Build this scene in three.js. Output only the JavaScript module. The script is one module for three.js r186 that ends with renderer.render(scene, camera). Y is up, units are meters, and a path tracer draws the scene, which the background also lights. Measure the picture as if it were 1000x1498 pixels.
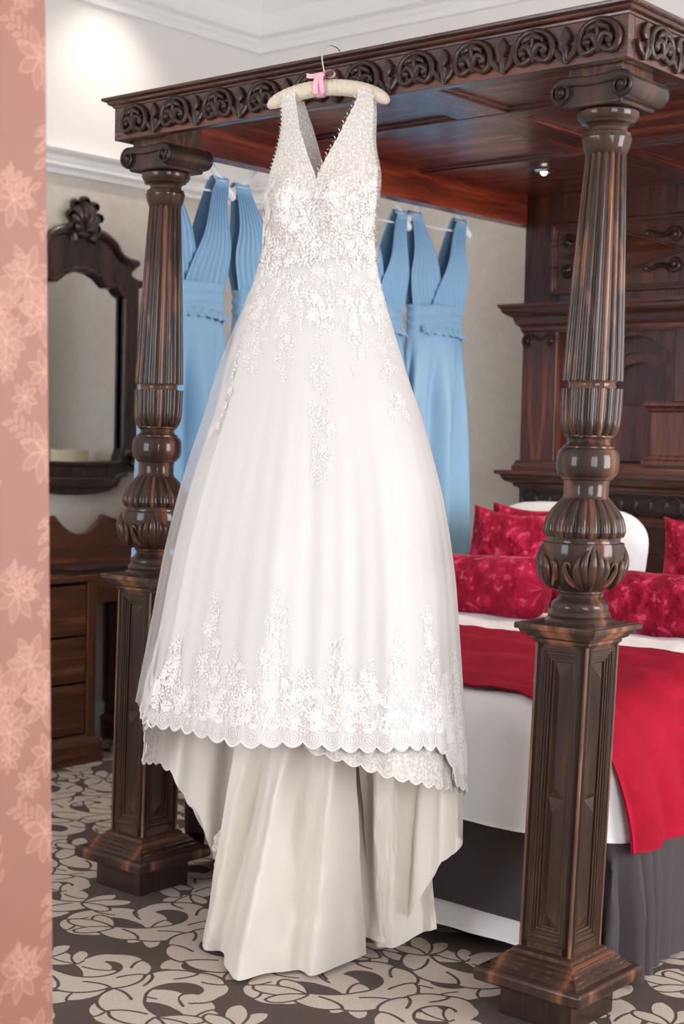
import * as THREE from 'three';
import { mergeGeometries, mergeVertices, toCreasedNormals } from 'three/addons/utils/BufferGeometryUtils.js';
import { RoundedBoxGeometry } from 'three/addons/geometries/RoundedBoxGeometry.js';
import { ImprovedNoise } from 'three/addons/math/ImprovedNoise.js';
import { RectAreaLightUniformsLib } from 'three/addons/lights/RectAreaLightUniformsLib.js';

// ---------- camera, sky, light, exposure ----------
RectAreaLightUniformsLib.init();
const D2R = Math.PI / 180;
const scene = new THREE.Scene();
const camera = new THREE.PerspectiveCamera(37.83, 1000 / 1498, 0.1, 60);
camera.position.set(2.743, 1.45, 3.199);
camera.rotation.order = 'YXZ';
camera.rotation.set(-2.991 * D2R, 40.306 * D2R, 1.271 * D2R);
camera.focus = 4.0; camera.userData.fStop = 3.2;
scene.add(camera);
scene.background = new THREE.Color(0xe6f0ff); scene.backgroundIntensity = 6;
const renderer = new THREE.WebGLRenderer({ antialias: true });
renderer.toneMapping = THREE.LinearToneMapping; renderer.toneMappingExposure = 1.0;
renderer.shadowMap.enabled = true;
// daylight that comes in through the windows: two in the right wall, one unseen behind the camera, added as fill (each light fills its window's glass)
const WALLX = 4.3, WALLZ = 4.9;
const WINDOWS = [{ z: -0.95, w: 1.9, y: 1.75, h: 2.3, power: 9.5 }, { z: 2.75, w: 2.2, y: 1.75, h: 2.3, power: 3.8 }];
const WINDOW3 = { x: -1.0, w: 2.2, y: 1.75, h: 2.3, power: 2.9 };  // added window out of view, brightens the left side and the gown's front
for (const w of WINDOWS) { const l = new THREE.RectAreaLight(0xfdfbfa, w.power, w.w - 0.12, w.h - 0.12); l.position.set(WALLX - 0.02, w.y, w.z); l.lookAt(0, w.y, w.z); scene.add(l); }
{ const w = WINDOW3, l = new THREE.RectAreaLight(0xfdfbfa, w.power, w.w - 0.12, w.h - 0.12); l.position.set(w.x, w.y, WALLZ - 0.02); l.lookAt(w.x, w.y, 0); scene.add(l); }

// ---------- helpers ----------
const seeded = (s) => () => { s = (s + 0x6d2b79f5) | 0; let t = Math.imul(s ^ (s >>> 15), 1 | s); t = (t + Math.imul(t ^ (t >>> 7), 61 | t)) ^ t; return ((t ^ (t >>> 14)) >>> 0) / 4294967296; };
const rnd = seeded(7);
const PN = new ImprovedNoise();
const noise = (x, y, z = 0) => PN.noise(x, y, z);
const fbm = (x, y, z = 0, n = 4) => { let a = 0, s = 0.5; for (let i = 0; i < n; i++) { a += s * noise(x, y, z + i * 7.3); x *= 2.03; y *= 2.03; s *= 0.5; } return a; };
const clamp = (x, a = 0, b = 1) => Math.min(b, Math.max(a, x));
const mix = (a, b, t) => a + (b - a) * t;
const smooth = (a, b, x) => { const t = clamp((x - a) / (b - a)); return t * t * (3 - 2 * t); };
const table = (T) => (k) => { // piecewise-linear, smoothed by cosine-free interpolation; T sorted by increasing key
  if (k <= T[0][0]) return T[0][1];
  for (let i = 1; i < T.length; i++) if (k <= T[i][0]) { const [a, va] = T[i - 1], [b, vb] = T[i]; return mix(va, vb, (k - a) / (b - a)); }
  return T[T.length - 1][1];
};
const names = {};
const numbered = (n) => { const k = names[n] = (names[n] ?? -1) + 1; return k ? `${n}_${String(k).padStart(3, '0')}` : n; };
function tag(o, label, category, group) { o.userData.label = label; o.userData.category = category; if (group) o.userData.group = group; return o; }
function thing(name, label, category, group, pos = [0, 0, 0], turn = 0) {
  const g = new THREE.Group(); g.name = numbered(name); g.position.set(...pos); g.rotation.y = turn; scene.add(g);
  return tag(g, label, category, group);
}
function grp(name, parent) { const g = new THREE.Group(); g.name = numbered(name); parent.add(g); return g; }
const plain = (g) => { let h = g.index ? g.toNonIndexed() : g; for (const k of Object.keys(h.attributes)) if (!['position', 'normal', 'uv'].includes(k)) h.deleteAttribute(k); if (!h.attributes.uv) h.setAttribute('uv', new THREE.BufferAttribute(new Float32Array(h.attributes.position.count * 2), 2)); if (!h.attributes.normal) h.computeVertexNormals(); h.morphAttributes = {}; return h; };
const merge = (list) => (Array.isArray(list) ? (list.length === 1 ? plain(list[0]) : mergeGeometries(list.map(plain))) : list);
function boxUV(geo, along = 'y') { // uv in metres, the grain (v) along one axis
  const g = plain(geo), p = g.attributes.position, uv = g.attributes.uv;
  const a = new THREE.Vector3(), b = new THREE.Vector3(), c = new THREE.Vector3(), n = new THREE.Vector3();
  for (let i = 0; i < p.count; i += 3) {
    a.fromBufferAttribute(p, i); b.fromBufferAttribute(p, i + 1); c.fromBufferAttribute(p, i + 2);
    n.crossVectors(b.clone().sub(a), c.clone().sub(a)); const ax = Math.abs(n.x), ay = Math.abs(n.y), az = Math.abs(n.z);
    [a, b, c].forEach((q, k) => {
      let u, v; const d = { x: q.x, y: q.y, z: q.z };
      const others = ['x', 'y', 'z'].filter((m) => m !== along);
      const drop = along !== 'x' && ax >= ay && ax >= az ? 'x' : along !== 'z' && az >= ay && az >= ax ? 'z' : along !== 'y' && ay >= ax && ay >= az ? 'y' : null;
      if (drop) { v = d[along]; u = d[others.find((m) => m !== drop)]; } else { u = d[others[0]]; v = d[others[1]] * 0.3; }
      uv.setXY(i + k, u + (drop && n[drop] < 0 ? 0.37 : 0), v);
    });
  }
  return g;
}
function mesh(name, geos, mat, parent = scene, o = {}) {
  let g = merge(geos);
  if (o.grain) g = boxUV(g, o.grain); if (o.uvs) { const w = g.attributes.uv; for (let i = 0; i < w.count; i++) w.setXY(i, w.getX(i) * o.uvs[0], w.getY(i) * o.uvs[1]); }
  const m = new THREE.Mesh(g, mat); m.name = o.raw ? name : numbered(name); m.castShadow = m.receiveShadow = true;
  parent.add(m); if (o.kind) m.userData.kind = o.kind; if (o.label) m.userData.label = o.label; return m;
}
function again(m, parent, pos, rot, scale) { const c = m.clone(); c.name = numbered(m.name.replace(/_\d{3}$/, '')); parent.add(c); if (pos) c.position.set(...pos); if (rot) c.rotation.set(...rot); if (scale) c.scale.set(...scale); return c; }
function copyThing(o, label, pos, turn) { const c = o.clone(); c.name = numbered(o.name.replace(/_\d{3}$/, '')); scene.add(c); c.position.set(...pos); c.rotation.y = turn; c.userData = { ...o.userData, label }; return c; }
const T = (g, x, y, z) => g.translate(x, y, z);
const box = (x0, x1, y0, y1, z0, z1, r = 0.003) => T(r ? new RoundedBoxGeometry(x1 - x0, y1 - y0, z1 - z0, 2, Math.min(r, (x1 - x0) / 2.1, (y1 - y0) / 2.1, (z1 - z0) / 2.1)) : new THREE.BoxGeometry(x1 - x0, y1 - y0, z1 - z0), (x0 + x1) / 2, (y0 + y1) / 2, (z0 + z1) / 2);
function sheet(nu, nv, f, thick = 0) { // f(u, v) -> [x, y, z]; uv in metres
  const P = [], I = [], UV = []; let lu = 0, lv = 0;
  const q = (a, b) => { const p = f(a, b); return new THREE.Vector3(...p); };
  for (let j = 0; j <= nv; j++) for (let i = 0; i <= nu; i++) { const p = f(i / nu, j / nv); P.push(...p); }
  for (let i = 0; i < nu; i++) lu += q(i / nu, 0.5).distanceTo(q((i + 1) / nu, 0.5));
  for (let j = 0; j < nv; j++) lv += q(0.5, j / nv).distanceTo(q(0.5, (j + 1) / nv));
  for (let j = 0; j <= nv; j++) for (let i = 0; i <= nu; i++) UV.push(i / nu * lu, j / nv * lv);
  for (let j = 0; j < nv; j++) for (let i = 0; i < nu; i++) { const a = j * (nu + 1) + i, b = a + 1, c = a + nu + 1, d = c + 1; I.push(a, b, d, a, d, c); }
  const g = new THREE.BufferGeometry();
  g.setAttribute('position', new THREE.Float32BufferAttribute(P, 3)); g.setAttribute('uv', new THREE.Float32BufferAttribute(UV, 2)); g.setIndex(I);
  g.computeVertexNormals();
  if (thick) { // a second skin, set in along the normals, and the rim
    const n = g.attributes.normal, P2 = P.slice(), N = P.length / 3;
    for (let i = 0; i < N; i++) { P2[3 * i] -= n.getX(i) * thick; P2[3 * i + 1] -= n.getY(i) * thick; P2[3 * i + 2] -= n.getZ(i) * thick; }
    const I2 = I.slice(); for (let k = 0; k < I.length; k += 3) I2.push(N + I[k], N + I[k + 2], N + I[k + 1]);
    const g2 = new THREE.BufferGeometry(); g2.setAttribute('position', new THREE.Float32BufferAttribute(P.concat(P2), 3)); g2.setAttribute('uv', new THREE.Float32BufferAttribute(UV.concat(UV), 2));
    const rim = (a, b) => I2.push(a, N + a, b, b, N + a, N + b);
    for (let i = 0; i < nu; i++) { rim(i + 1, i); rim(nv * (nu + 1) + i, nv * (nu + 1) + i + 1); }
    for (let j = 0; j < nv; j++) { rim(j * (nu + 1), (j + 1) * (nu + 1)); rim((j + 1) * (nu + 1) + nu, j * (nu + 1) + nu); }
    g2.setIndex(I2); g2.computeVertexNormals(); return g2;
  }
  return g;
}
const lathe = (pts, seg = 40) => toCreasedNormals(new THREE.LatheGeometry(pts.map(([r, y]) => new THREE.Vector2(Math.max(r, 1e-5), y)), seg), 0.62);
function tube(pts, r, seg = 24, rs = 8, closed = false) { return new THREE.TubeGeometry(new THREE.CatmullRomCurve3(pts.map((p) => new THREE.Vector3(...p)), closed), seg, r, rs, closed); }
function taperTube(pts, rf, seg = 24, rs = 8) { // tube with a radius function of 0..1, ends closed to a point
  const c = new THREE.CatmullRomCurve3(pts.map((p) => new THREE.Vector3(...p))), fr = c.computeFrenetFrames(seg), g = new THREE.TubeGeometry(c, seg, 1, rs), p = g.attributes.position;
  for (let i = 0; i <= seg; i++) { const o = c.getPointAt(i / seg), r = rf(i / seg); for (let j = 0; j <= rs; j++) { const k = i * (rs + 1) + j; p.setXYZ(k, o.x + (p.getX(k) - o.x) * r, o.y + (p.getY(k) - o.y) * r, o.z + (p.getZ(k) - o.z) * r); } }
  g.computeVertexNormals(); return g;
}
function extrude(pts, depth, bevel = 0.004, holes = [], curve = 6) {
  const mk = (a, S) => { const s = new S(); if (typeof a === 'function') a(s); else a.forEach(([x, y], i) => (i ? s.lineTo(x, y) : s.moveTo(x, y))); return s; };
  const s = mk(pts, THREE.Shape); holes.forEach((h) => s.holes.push(mk(h, THREE.Path)));
  return new THREE.ExtrudeGeometry(s, { depth, bevelEnabled: bevel > 0, bevelThickness: bevel, bevelSize: bevel, bevelOffset: -bevel, bevelSegments: 2, curveSegments: curve });
}
// a moulding profile [[out, y], ...] (bottom to top) run round a rectangle with mitred corners; open sides can be left out
function runRound(profile, x0, x1, z0, z1) {
  const parts = [];
  const side = (f) => { const P = [], I = []; profile.forEach(([o, y]) => P.push(...f(o, y, 0), ...f(o, y, 1))); for (let i = 0; i < profile.length - 1; i++) { const a = 2 * i; I.push(a, a + 1, a + 3, a, a + 3, a + 2); } const g = new THREE.BufferGeometry(); g.setAttribute('position', new THREE.Float32BufferAttribute(P, 3)); g.setIndex(I); const h = g.toNonIndexed(); h.computeVertexNormals(); parts.push(h); };
  side((o, y, t) => [t ? x1 + o : x0 - o, y, z1 + o]);
  side((o, y, t) => [t ? x0 - o : x1 + o, y, z0 - o]);
  side((o, y, t) => [x1 + o, y, t ? z0 - o : z1 + o]);
  side((o, y, t) => [x0 - o, y, t ? z1 + o : z0 - o]);
  return mergeGeometries(parts.map(plain));
}

// ---------- textures ----------
const S = 512;
function dataTex(w, h, f, srgb = true, repeat = [1, 1], wrap = THREE.RepeatWrapping) {
  const d = new Uint8Array(w * h * 4);
  for (let y = 0; y < h; y++) for (let x = 0; x < w; x++) { const c = f((x + 0.5) / w, (y + 0.5) / h, x, y), o = (y * w + x) * 4; if (Array.isArray(c)) { d[o] = c[0]; d[o + 1] = c[1]; d[o + 2] = c[2]; } else d[o] = d[o + 1] = d[o + 2] = c * 255; d[o + 3] = 255; }
  const t = new THREE.DataTexture(d, w, h, THREE.RGBAFormat); t.wrapS = t.wrapT = wrap; t.magFilter = THREE.LinearFilter; t.minFilter = THREE.LinearMipmapLinearFilter; t.generateMipmaps = true;
  if (srgb) t.colorSpace = THREE.SRGBColorSpace; t.repeat.set(...repeat); t.needsUpdate = true; return t;
}
const mixc = (a, b, t) => [mix(a[0], b[0], t), mix(a[1], b[1], t), mix(a[2], b[2], t)];
const MIR = THREE.MirroredRepeatWrapping;
// wood: dark stain in the pores and streaks, browner early wood between; rubbed patches with their own ragged outline
function woodTex(dark, midc, light, seed, rub = 0) {
  return dataTex(512, 1024, (u, v) => {
    const w = fbm(u * 3, v * 2, seed, 3) * 0.35, g = fbm((u + w * 0.4) * 13, v * 1.6, seed + 3, 5), f = noise(u * 150, v * 9, seed + 9), k = fbm(u * 46, v * 5, seed + 5, 3);
    let c = mixc(dark, midc, smooth(-0.28, 0.3, g + 0.25 * k)); c = mixc(c, light, smooth(0.12, 0.45, g + 0.3 * k) * 0.75);
    if (rub) { const r = smooth(0.08, 0.28, fbm(u * 7, v * 7, seed + 20, 5)); c = mixc(c, light, r * rub); }
    const s = 1 + 0.11 * f + 0.07 * k; return c.map((q) => clamp(q * s, 0, 255));
  }, true, [1.6, 0.8], MIR);
}
const woodRough = dataTex(256, 256, (u, v) => 0.3 + 0.16 * fbm(u * 20, v * 4, 2, 4) + 0.06 * noise(u * 90, v * 6), false, [1.6, 0.8], MIR);
const woodBump = dataTex(512, 512, (u, v) => clamp(0.5 + 0.4 * noise(u * 120, v * 7, 4) + 0.3 * fbm(u * 40, v * 4, 1, 3)), false, [1.6, 0.8], MIR);
const wood = (map, o = {}) => new THREE.MeshPhysicalMaterial({ map, roughnessMap: o.rough ? null : woodRough, roughness: o.rough ?? 1, bumpMap: woodBump, bumpScale: o.bs ?? 0.0004, clearcoat: o.coat ?? 0.25, clearcoatRoughness: o.cr ?? 0.28, specularIntensity: o.spec ?? 1 });
const M = {
  post: wood(woodTex([44, 28, 21], [80, 50, 35], [144, 92, 58], 1, 0.55), { coat: 0.6, cr: 0.1, bs: 0.0001, rough: 0.55, spec: 0.4 }),
  pedestal: wood(woodTex([44, 29, 22], [64, 43, 32], [100, 66, 45], 5, 0), { coat: 0.5, cr: 0.12, bs: 0.0001, rough: 0.55, spec: 0.4 }),
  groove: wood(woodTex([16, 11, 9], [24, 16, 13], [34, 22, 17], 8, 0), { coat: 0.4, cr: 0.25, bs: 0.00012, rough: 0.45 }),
  worn: wood(woodTex([84, 52, 33], [122, 78, 48], [160, 110, 70], 6, 0.4), { coat: 0.3, cr: 0.3, bs: 0.0002, rough: 0.5 }),
  dark: wood(woodTex([36, 24, 19], [58, 38, 29], [88, 58, 42], 11, 0.15), { coat: 0.5, cr: 0.12, bs: 0.0001, rough: 0.55, spec: 0.4 }),
  canopy: wood(woodTex([50, 25, 18], [80, 40, 28], [112, 60, 40], 21), { coat: 0.5, cr: 0.2 }),
  ceilingboard: wood(woodTex([58, 24, 16], [112, 50, 34], [150, 78, 54], 51), { coat: 0.6, cr: 0.22 }),
  beam: wood(woodTex([78, 24, 12], [132, 50, 24], [164, 74, 38], 31)),
  head: wood(woodTex([62, 32, 22], [88, 46, 30], [130, 74, 44], 41)),
  frame: wood(woodTex([34, 20, 18], [58, 34, 29], [78, 46, 38], 61)),
  desk: wood(woodTex([82, 46, 28], [108, 62, 38], [134, 82, 52], 71)),
};
const wallBump = dataTex(256, 256, (u, v) => 0.5 + 0.4 * fbm(u * 24, v * 24, 3, 4), false);
M.plaster = new THREE.MeshStandardMaterial({ color: 0xe9e5e0, roughness: 0.85, bumpMap: wallBump, bumpScale: 0.0008 });
M.trim = new THREE.MeshStandardMaterial({ color: 0xefedea, roughness: 0.55 });
const paperSwirl = (u, v) => { const a = fbm(u * 6, v * 6, 9, 3) * 5, s = Math.sin((u * 9 + a) * 6.28) * Math.cos((v * 9 + a * 0.7) * 6.28); return smooth(0.1, 0.5, s); };
M.paper = new THREE.MeshStandardMaterial({ roughness: 0.75, map: dataTex(S, S, (u, v) => { const n = fbm(u * 9, v * 9, 5, 4); return mixc([204, 194, 182], [216, 208, 197], clamp(paperSwirl(u, v) * 0.3 + 0.6 * n + 0.3)); }, true, [1, 1], MIR), bumpMap: dataTex(S, S, (u, v) => 0.5 + 0.2 * paperSwirl(u, v) + 0.2 * noise(u * 160, v * 160), false, [1, 1], MIR), bumpScale: 0.0008 });

// woven scroll carpet, drawn as plump acanthus commas (cut pile, beige on brown)
function canvasTex(w, h, draw, srgb = true) { const c = document.createElement('canvas'); c.width = w; c.height = h; draw(c.getContext('2d'), w, h); const t = new THREE.CanvasTexture(c); t.wrapS = t.wrapT = THREE.RepeatWrapping; t.magFilter = THREE.LinearFilter; if (srgb) t.colorSpace = THREE.SRGBColorSpace; return t; }
function acanthus(g, R, fill, ground) { // a fat leaf bent into a C that ends in a scroll; lobes on its back parted by short slits
  const N = 120, P = [], A = []; const TH = (t) => -2.35 + 5.6 * Math.pow(t, 1.15), RA = (t) => R * (0.95 - 0.74 * Math.pow(t, 0.85));
  for (let i = 0; i <= N; i++) { const t = i / N; P.push([R * 0.15 + RA(t) * Math.cos(TH(t)), RA(t) * Math.sin(TH(t))]); A.push(TH(t)); }
  const lobes = 6, out = (t) => { const f = (t * lobes * 1.18) % 1, q = Math.pow(Math.sin(Math.PI * Math.min(1, f * 0.9 + 0.1)), 0.55); return R * (t < 0.85 ? 0.12 + 0.36 * (1 - t) * Math.min(1, t * 5 + 0.35) * (0.45 + 0.55 * q) : 0.12 + 0.05 * q); }, inn = (t) => R * (0.2 - 0.1 * t) * Math.min(1, t * 4 + 0.2);
  g.fillStyle = fill; g.strokeStyle = ground; g.lineJoin = 'round'; g.lineCap = 'round'; g.lineWidth = R * 0.09; g.beginPath();
  for (let i = 0; i <= N; i++) { const t = i / N, o = out(t), a = A[i] + 0.25; const x = P[i][0] + Math.cos(a) * o, y = P[i][1] + Math.sin(a) * o; i ? g.lineTo(x, y) : g.moveTo(x, y); }
  for (let i = N; i >= 0; i--) { const t = i / N, o = inn(t); g.lineTo(P[i][0] - Math.cos(A[i]) * o, P[i][1] - Math.sin(A[i]) * o); }
  g.closePath(); g.stroke(); g.fill();
  const e = P[N]; g.beginPath(); g.arc(e[0], e[1], R * 0.15, 0, 7); g.fill();
  g.lineWidth = R * 0.045;
  for (let k = 1; k < 6; k++) { const t = k / (lobes * 1.18), i = Math.round(t * N), a = A[i] + 0.25, o = out(t - 0.01); g.beginPath(); g.moveTo(P[i][0] + Math.cos(a) * o, P[i][1] + Math.sin(a) * o); g.quadraticCurveTo(P[i][0] + Math.cos(a) * o * 0.4, P[i][1] + Math.sin(a) * o * 0.4, P[Math.max(0, i - 9)][0] - Math.cos(A[i]) * R * 0.02, P[Math.max(0, i - 9)][1] - Math.sin(A[i]) * R * 0.02); g.stroke(); }
  // a pair of loose leaflets off the stem's foot
  for (const [a, l, w] of [[2.1, 0.62, 0.2], [2.75, 0.75, 0.22], [3.5, 0.55, 0.18]]) { const x = P[2][0], y = P[2][1], c = Math.cos(a), d = Math.sin(a); g.lineWidth = R * 0.08; g.beginPath(); g.moveTo(x, y); g.bezierCurveTo(x + c * l * R * 0.4 - d * w * R, y + d * l * R * 0.4 + c * w * R, x + c * l * R - d * w * R, y + d * l * R + c * w * R, x + c * l * R, y + d * l * R); g.bezierCurveTo(x + c * l * R * 0.7 + d * w * R * 0.8, y + d * l * R * 0.7 - c * w * R * 0.8, x + c * l * R * 0.3 + d * w * R * 0.6, y + d * l * R * 0.3 - c * w * R * 0.6, x, y); g.stroke(); g.fill(); }
}
function drawCarpet(g, w, h, fill, ground, vein, grain) {
  g.fillStyle = ground; g.fillRect(0, 0, w, h);
  const r = seeded(5), n = 4, st = w / n;
  const put = (x, y, a, f, R) => { R *= 1.0; for (const dx of [-w, 0, w]) for (const dy of [-h, 0, h]) { if (x + dx < -st * 1.8 || x + dx > w + st * 1.8 || y + dy < -st * 1.8 || y + dy > h + st * 1.8) continue; g.save(); g.translate(x + dx, y + dy); g.rotate(a); g.scale(f, 1); acanthus(g, R, fill, ground); g.restore(); } };
  for (let j = 0; j < n; j++) for (let i = 0; i < n; i++) { const x = (i + (j % 2) * 0.5 + 0.1) * st, y = (j + 0.5) * st, f = (i + j) % 2 ? 1 : -1; put(x + st * 0.5, y + st * 0.5, 2.6 + (r() - 0.5) * 0.5, -f, st * 0.46); }
  for (let j = 0; j < n; j++) for (let i = 0; i < n; i++) { const x = (i + (j % 2) * 0.5 + 0.1) * st, y = (j + 0.5) * st, f = (i + j) % 2 ? 1 : -1; put(x + (r() - 0.5) * st * 0.1, y, (j % 2 ? 0.6 : -0.5) + (r() - 0.5) * 0.3, f, st * 0.52); }
  if (grain) { const im = g.getImageData(0, 0, w, h), d = im.data; for (let k = 0; k < d.length; k += 4) { const s = 0.88 + 0.24 * r(); d[k] *= s; d[k + 1] *= s; d[k + 2] *= s; } g.putImageData(im, 0, 0); }
}
const carpetMap = canvasTex(1536, 1536, (g, w, h) => drawCarpet(g, w, h, 'rgb(188,174,161)', 'rgb(82,69,63)', 'rgb(104,88,80)', true));
const carpetBump = canvasTex(1024, 1024, (g, w, h) => drawCarpet(g, w, h, 'rgb(200,200,200)', 'rgb(70,70,70)', 'rgb(70,70,70)', true), false);
for (const t of [carpetMap, carpetBump]) t.repeat.set(1 / 1.5, 1 / 1.5);
M.carpet = new THREE.MeshPhysicalMaterial({ map: carpetMap, bumpMap: carpetBump, bumpScale: 0.004, roughness: 1, specularIntensity: 0.2, sheen: 0.3, sheenColor: new THREE.Color(0xd8cfc8), sheenRoughness: 0.7 });
// salmon damask: tone on tone woven leaves and blossoms
function drawDamask(g, w, h, fill, ground, vein) {
  g.fillStyle = ground; g.fillRect(0, 0, w, h); const r = seeded(12);
  const petal = (l, wd) => { g.beginPath(); g.moveTo(0, 0); g.quadraticCurveTo(wd, -l * 0.55, 0, -l); g.quadraticCurveTo(-wd, -l * 0.55, 0, 0); g.fill(); g.stroke(); };
  g.fillStyle = fill; g.strokeStyle = vein; g.lineWidth = 3;
  for (let k = 0; k < 150; k++) {
    const x = r() * w, y = r() * h, a = r() * 6.28, s = w * (0.03 + 0.05 * r()), kind = r();
    for (const dx of [-w, 0, w]) for (const dy of [-h, 0, h]) {
      if (x + dx < -220 || x + dx > w + 220 || y + dy < -220 || y + dy > h + 220) continue;
      g.save(); g.translate(x + dx, y + dy); g.rotate(a);
      if (kind < 0.45) for (let i = 0; i < 7; i++) { g.save(); g.rotate(i * 0.9); petal(s * 1.1, s * 0.45); g.restore(); }
      else { for (let i = -3; i <= 3; i++) { g.save(); g.translate(0, i * s * 0.35); g.rotate(i % 2 ? 0.9 : -0.9); petal(s * 0.95, s * 0.3); g.restore(); } g.beginPath(); g.moveTo(0, -s * 1.5); g.quadraticCurveTo(s * 0.7, 0, 0, s * 1.5); g.lineWidth = 6; g.strokeStyle = fill; g.stroke(); g.lineWidth = 3; g.strokeStyle = vein; }
      g.restore();
    }
  }
}
const damask = canvasTex(1024, 1024, (g, w, h) => drawDamask(g, w, h, 'rgba(172,124,108,0.5)', 'rgb(148,100,86)', 'rgba(192,147,131,0.75)'));
const damaskB = canvasTex(1024, 1024, (g, w, h) => drawDamask(g, w, h, 'rgba(170,170,170,0.5)', 'rgb(90,90,90)', 'rgba(210,210,210,0.7)'), false);
for (const t of [damask, damaskB]) t.repeat.set(1.7, 1.5);
M.damask = new THREE.MeshPhysicalMaterial({ map: damask, bumpMap: damaskB, bumpScale: 0.001, roughness: 0.55, sheen: 0.25, sheenColor: new THREE.Color(0xf0d0c4) });
const weave = dataTex(256, 256, (u, v) => 0.5 + 0.25 * Math.sin(u * 6.28 * 32) * Math.sin(v * 6.28 * 32) + 0.2 * fbm(u * 12, v * 12, 8, 3), false, [6, 6]);
const crepe = dataTex(256, 256, (u, v) => clamp(0.5 + 0.5 * noise(u * 90, v * 14, 3)), false, [3, 3], MIR);
const cloth = (c, o = {}) => new THREE.MeshPhysicalMaterial({ color: c, roughness: o.rough ?? 0.85, side: THREE.DoubleSide, bumpMap: o.bump ?? weave, bumpScale: o.bs ?? 0.0003, sheen: o.sheen ?? 0.3, sheenColor: new THREE.Color(o.sc ?? 0xffffff), sheenRoughness: o.sr ?? 0.5, specularIntensity: o.spec ?? 0.4, ...(o.extra ?? {}) });
M.sheet = cloth(0xf6f5f6); M.pillow = cloth(0xeef0f4); M.blue = cloth(0x8fb6d4, { bump: crepe, bs: 0.0005, sheen: 0.35, sc: 0xbfdcf4 });
M.grey = cloth(0x4b4446, { sheen: 0.5, sc: 0x8a8288 });
const crush = dataTex(S, S, (u, v) => clamp(0.5 + 0.9 * fbm(u * 7, v * 6, 3, 5) + 0.25 * fbm(u * 22, v * 18, 9, 3)), false, [2, 2], MIR);
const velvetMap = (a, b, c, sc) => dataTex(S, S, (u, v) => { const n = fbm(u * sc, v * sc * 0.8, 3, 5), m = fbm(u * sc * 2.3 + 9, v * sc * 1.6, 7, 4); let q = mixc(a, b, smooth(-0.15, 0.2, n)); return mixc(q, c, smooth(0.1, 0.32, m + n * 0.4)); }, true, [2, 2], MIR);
M.crushed = cloth(0xffffff, { sheen: 1, sc: 0xff8aa4, sr: 0.3, bump: crush, bs: 0.02, extra: { map: velvetMap([146, 12, 44], [176, 28, 64], [206, 74, 104], 7) } });  // the paler pink patches paint the sheen of the crushed pile into the colour
M.runner = cloth(0xffffff, { sheen: 0.5, sc: 0xd02040, sr: 0.4, extra: { map: velvetMap([148, 6, 36], [156, 8, 40], [162, 12, 46], 4) } });
M.gown = cloth(0xdcd8d5, { rough: 0.6, bump: crepe, bs: 0.0002 }); M.lace = cloth(0xefeae5, { rough: 0.45, sheen: 0.4 }); M.satin = cloth(0xe8e1d7, { rough: 0.36, spec: 0.7, bs: 0.00008 });
const laceTone = dataTex(S, S, (u, v) => { const n = fbm(u * 26, v * 26, 4, 4), k = Math.abs(Math.sin(u * 75 + 5 * fbm(u * 9, v * 9, 6, 3)) * Math.sin(v * 71 + 5 * fbm(u * 9, v * 9, 16, 3))); return mixc([204, 197, 190], [230, 225, 219], smooth(-0.2, 0.3, n + 0.35 * k - 0.1)); }, true, [4, 4], MIR);
const laceB = dataTex(S, S, (u, v) => { const n = fbm(u * 26, v * 26, 4, 4), k = Math.abs(Math.sin(u * 75 + 5 * fbm(u * 9, v * 9, 6, 3)) * Math.sin(v * 71 + 5 * fbm(u * 9, v * 9, 16, 3))); return clamp(0.4 + n + 0.5 * k); }, false, [4, 4], MIR);
M.bodice = cloth(0xffffff, { rough: 0.6, bump: laceB, bs: 0.001, extra: { map: laceTone } });
M.tulle = cloth(0xe4e0de, { rough: 0.9, extra: { transparent: true, opacity: 0.34 } });
M.illusion = cloth(0xffffff, { rough: 0.8, bump: laceB, bs: 0.001, extra: { map: laceTone, transparent: true, opacity: 0.85 } });
M.white = new THREE.MeshPhysicalMaterial({ color: 0xf4f4f4, roughness: 0.35 });
M.hanger = cloth(0xdccfba, { rough: 0.4, spec: 0.8 }); M.ribbon = cloth(0xefb6c4, { rough: 0.35, spec: 0.7 });
M.chrome = new THREE.MeshStandardMaterial({ color: 0xd8d8d8, metalness: 1, roughness: 0.18 });
M.glass = new THREE.MeshPhysicalMaterial({ color: 0xffffff, transmission: 1, roughness: 0, thickness: 0 });
M.mirror = new THREE.MeshStandardMaterial({ color: 0xe8e8e6, metalness: 1, roughness: 0.02 });
const glow = (c, i) => new THREE.MeshStandardMaterial({ color: 0xffffff, emissive: c, emissiveIntensity: i });

// ---------- the room ----------
const XL = -2.645, ZB = -2.42, ZF = WALLZ, H = 3.75;
const mk = (n, geos, mat, parent, o = {}) => mesh(n, geos, mat, parent ?? scene, { kind: 'structure', raw: true, ...o });
const metreUV = (g) => boxUV(g, 'y');
mk('floor', boxUV(box(XL - 0.2, WALLX + 0.2, -0.15, 0, ZB - 0.2, ZF + 0.2, 0), 'z'), M.carpet);
mk('ceiling', box(XL - 0.2, WALLX + 0.2, H, H + 0.2, ZB - 0.2, ZF + 0.2, 0), M.plaster);
function wall(name, a, b) { // plaster above the picture rail, wallpaper below
  const g = new THREE.Group(); g.name = name; g.userData.kind = 'structure'; scene.add(g);
  mesh('painted_plaster', a.map(metreUV), M.plaster, g, {}); if (b.length) mesh('wallpaper', b.map(metreUV), M.paper, g, {}); return g;
}
wall('wall_left', [box(XL - 0.2, XL, 2.6, H, ZB - 0.2, ZF + 0.2, 0)], [box(XL - 0.2, XL, 0, 2.6, ZB - 0.2, ZF + 0.2, 0)]);
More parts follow.
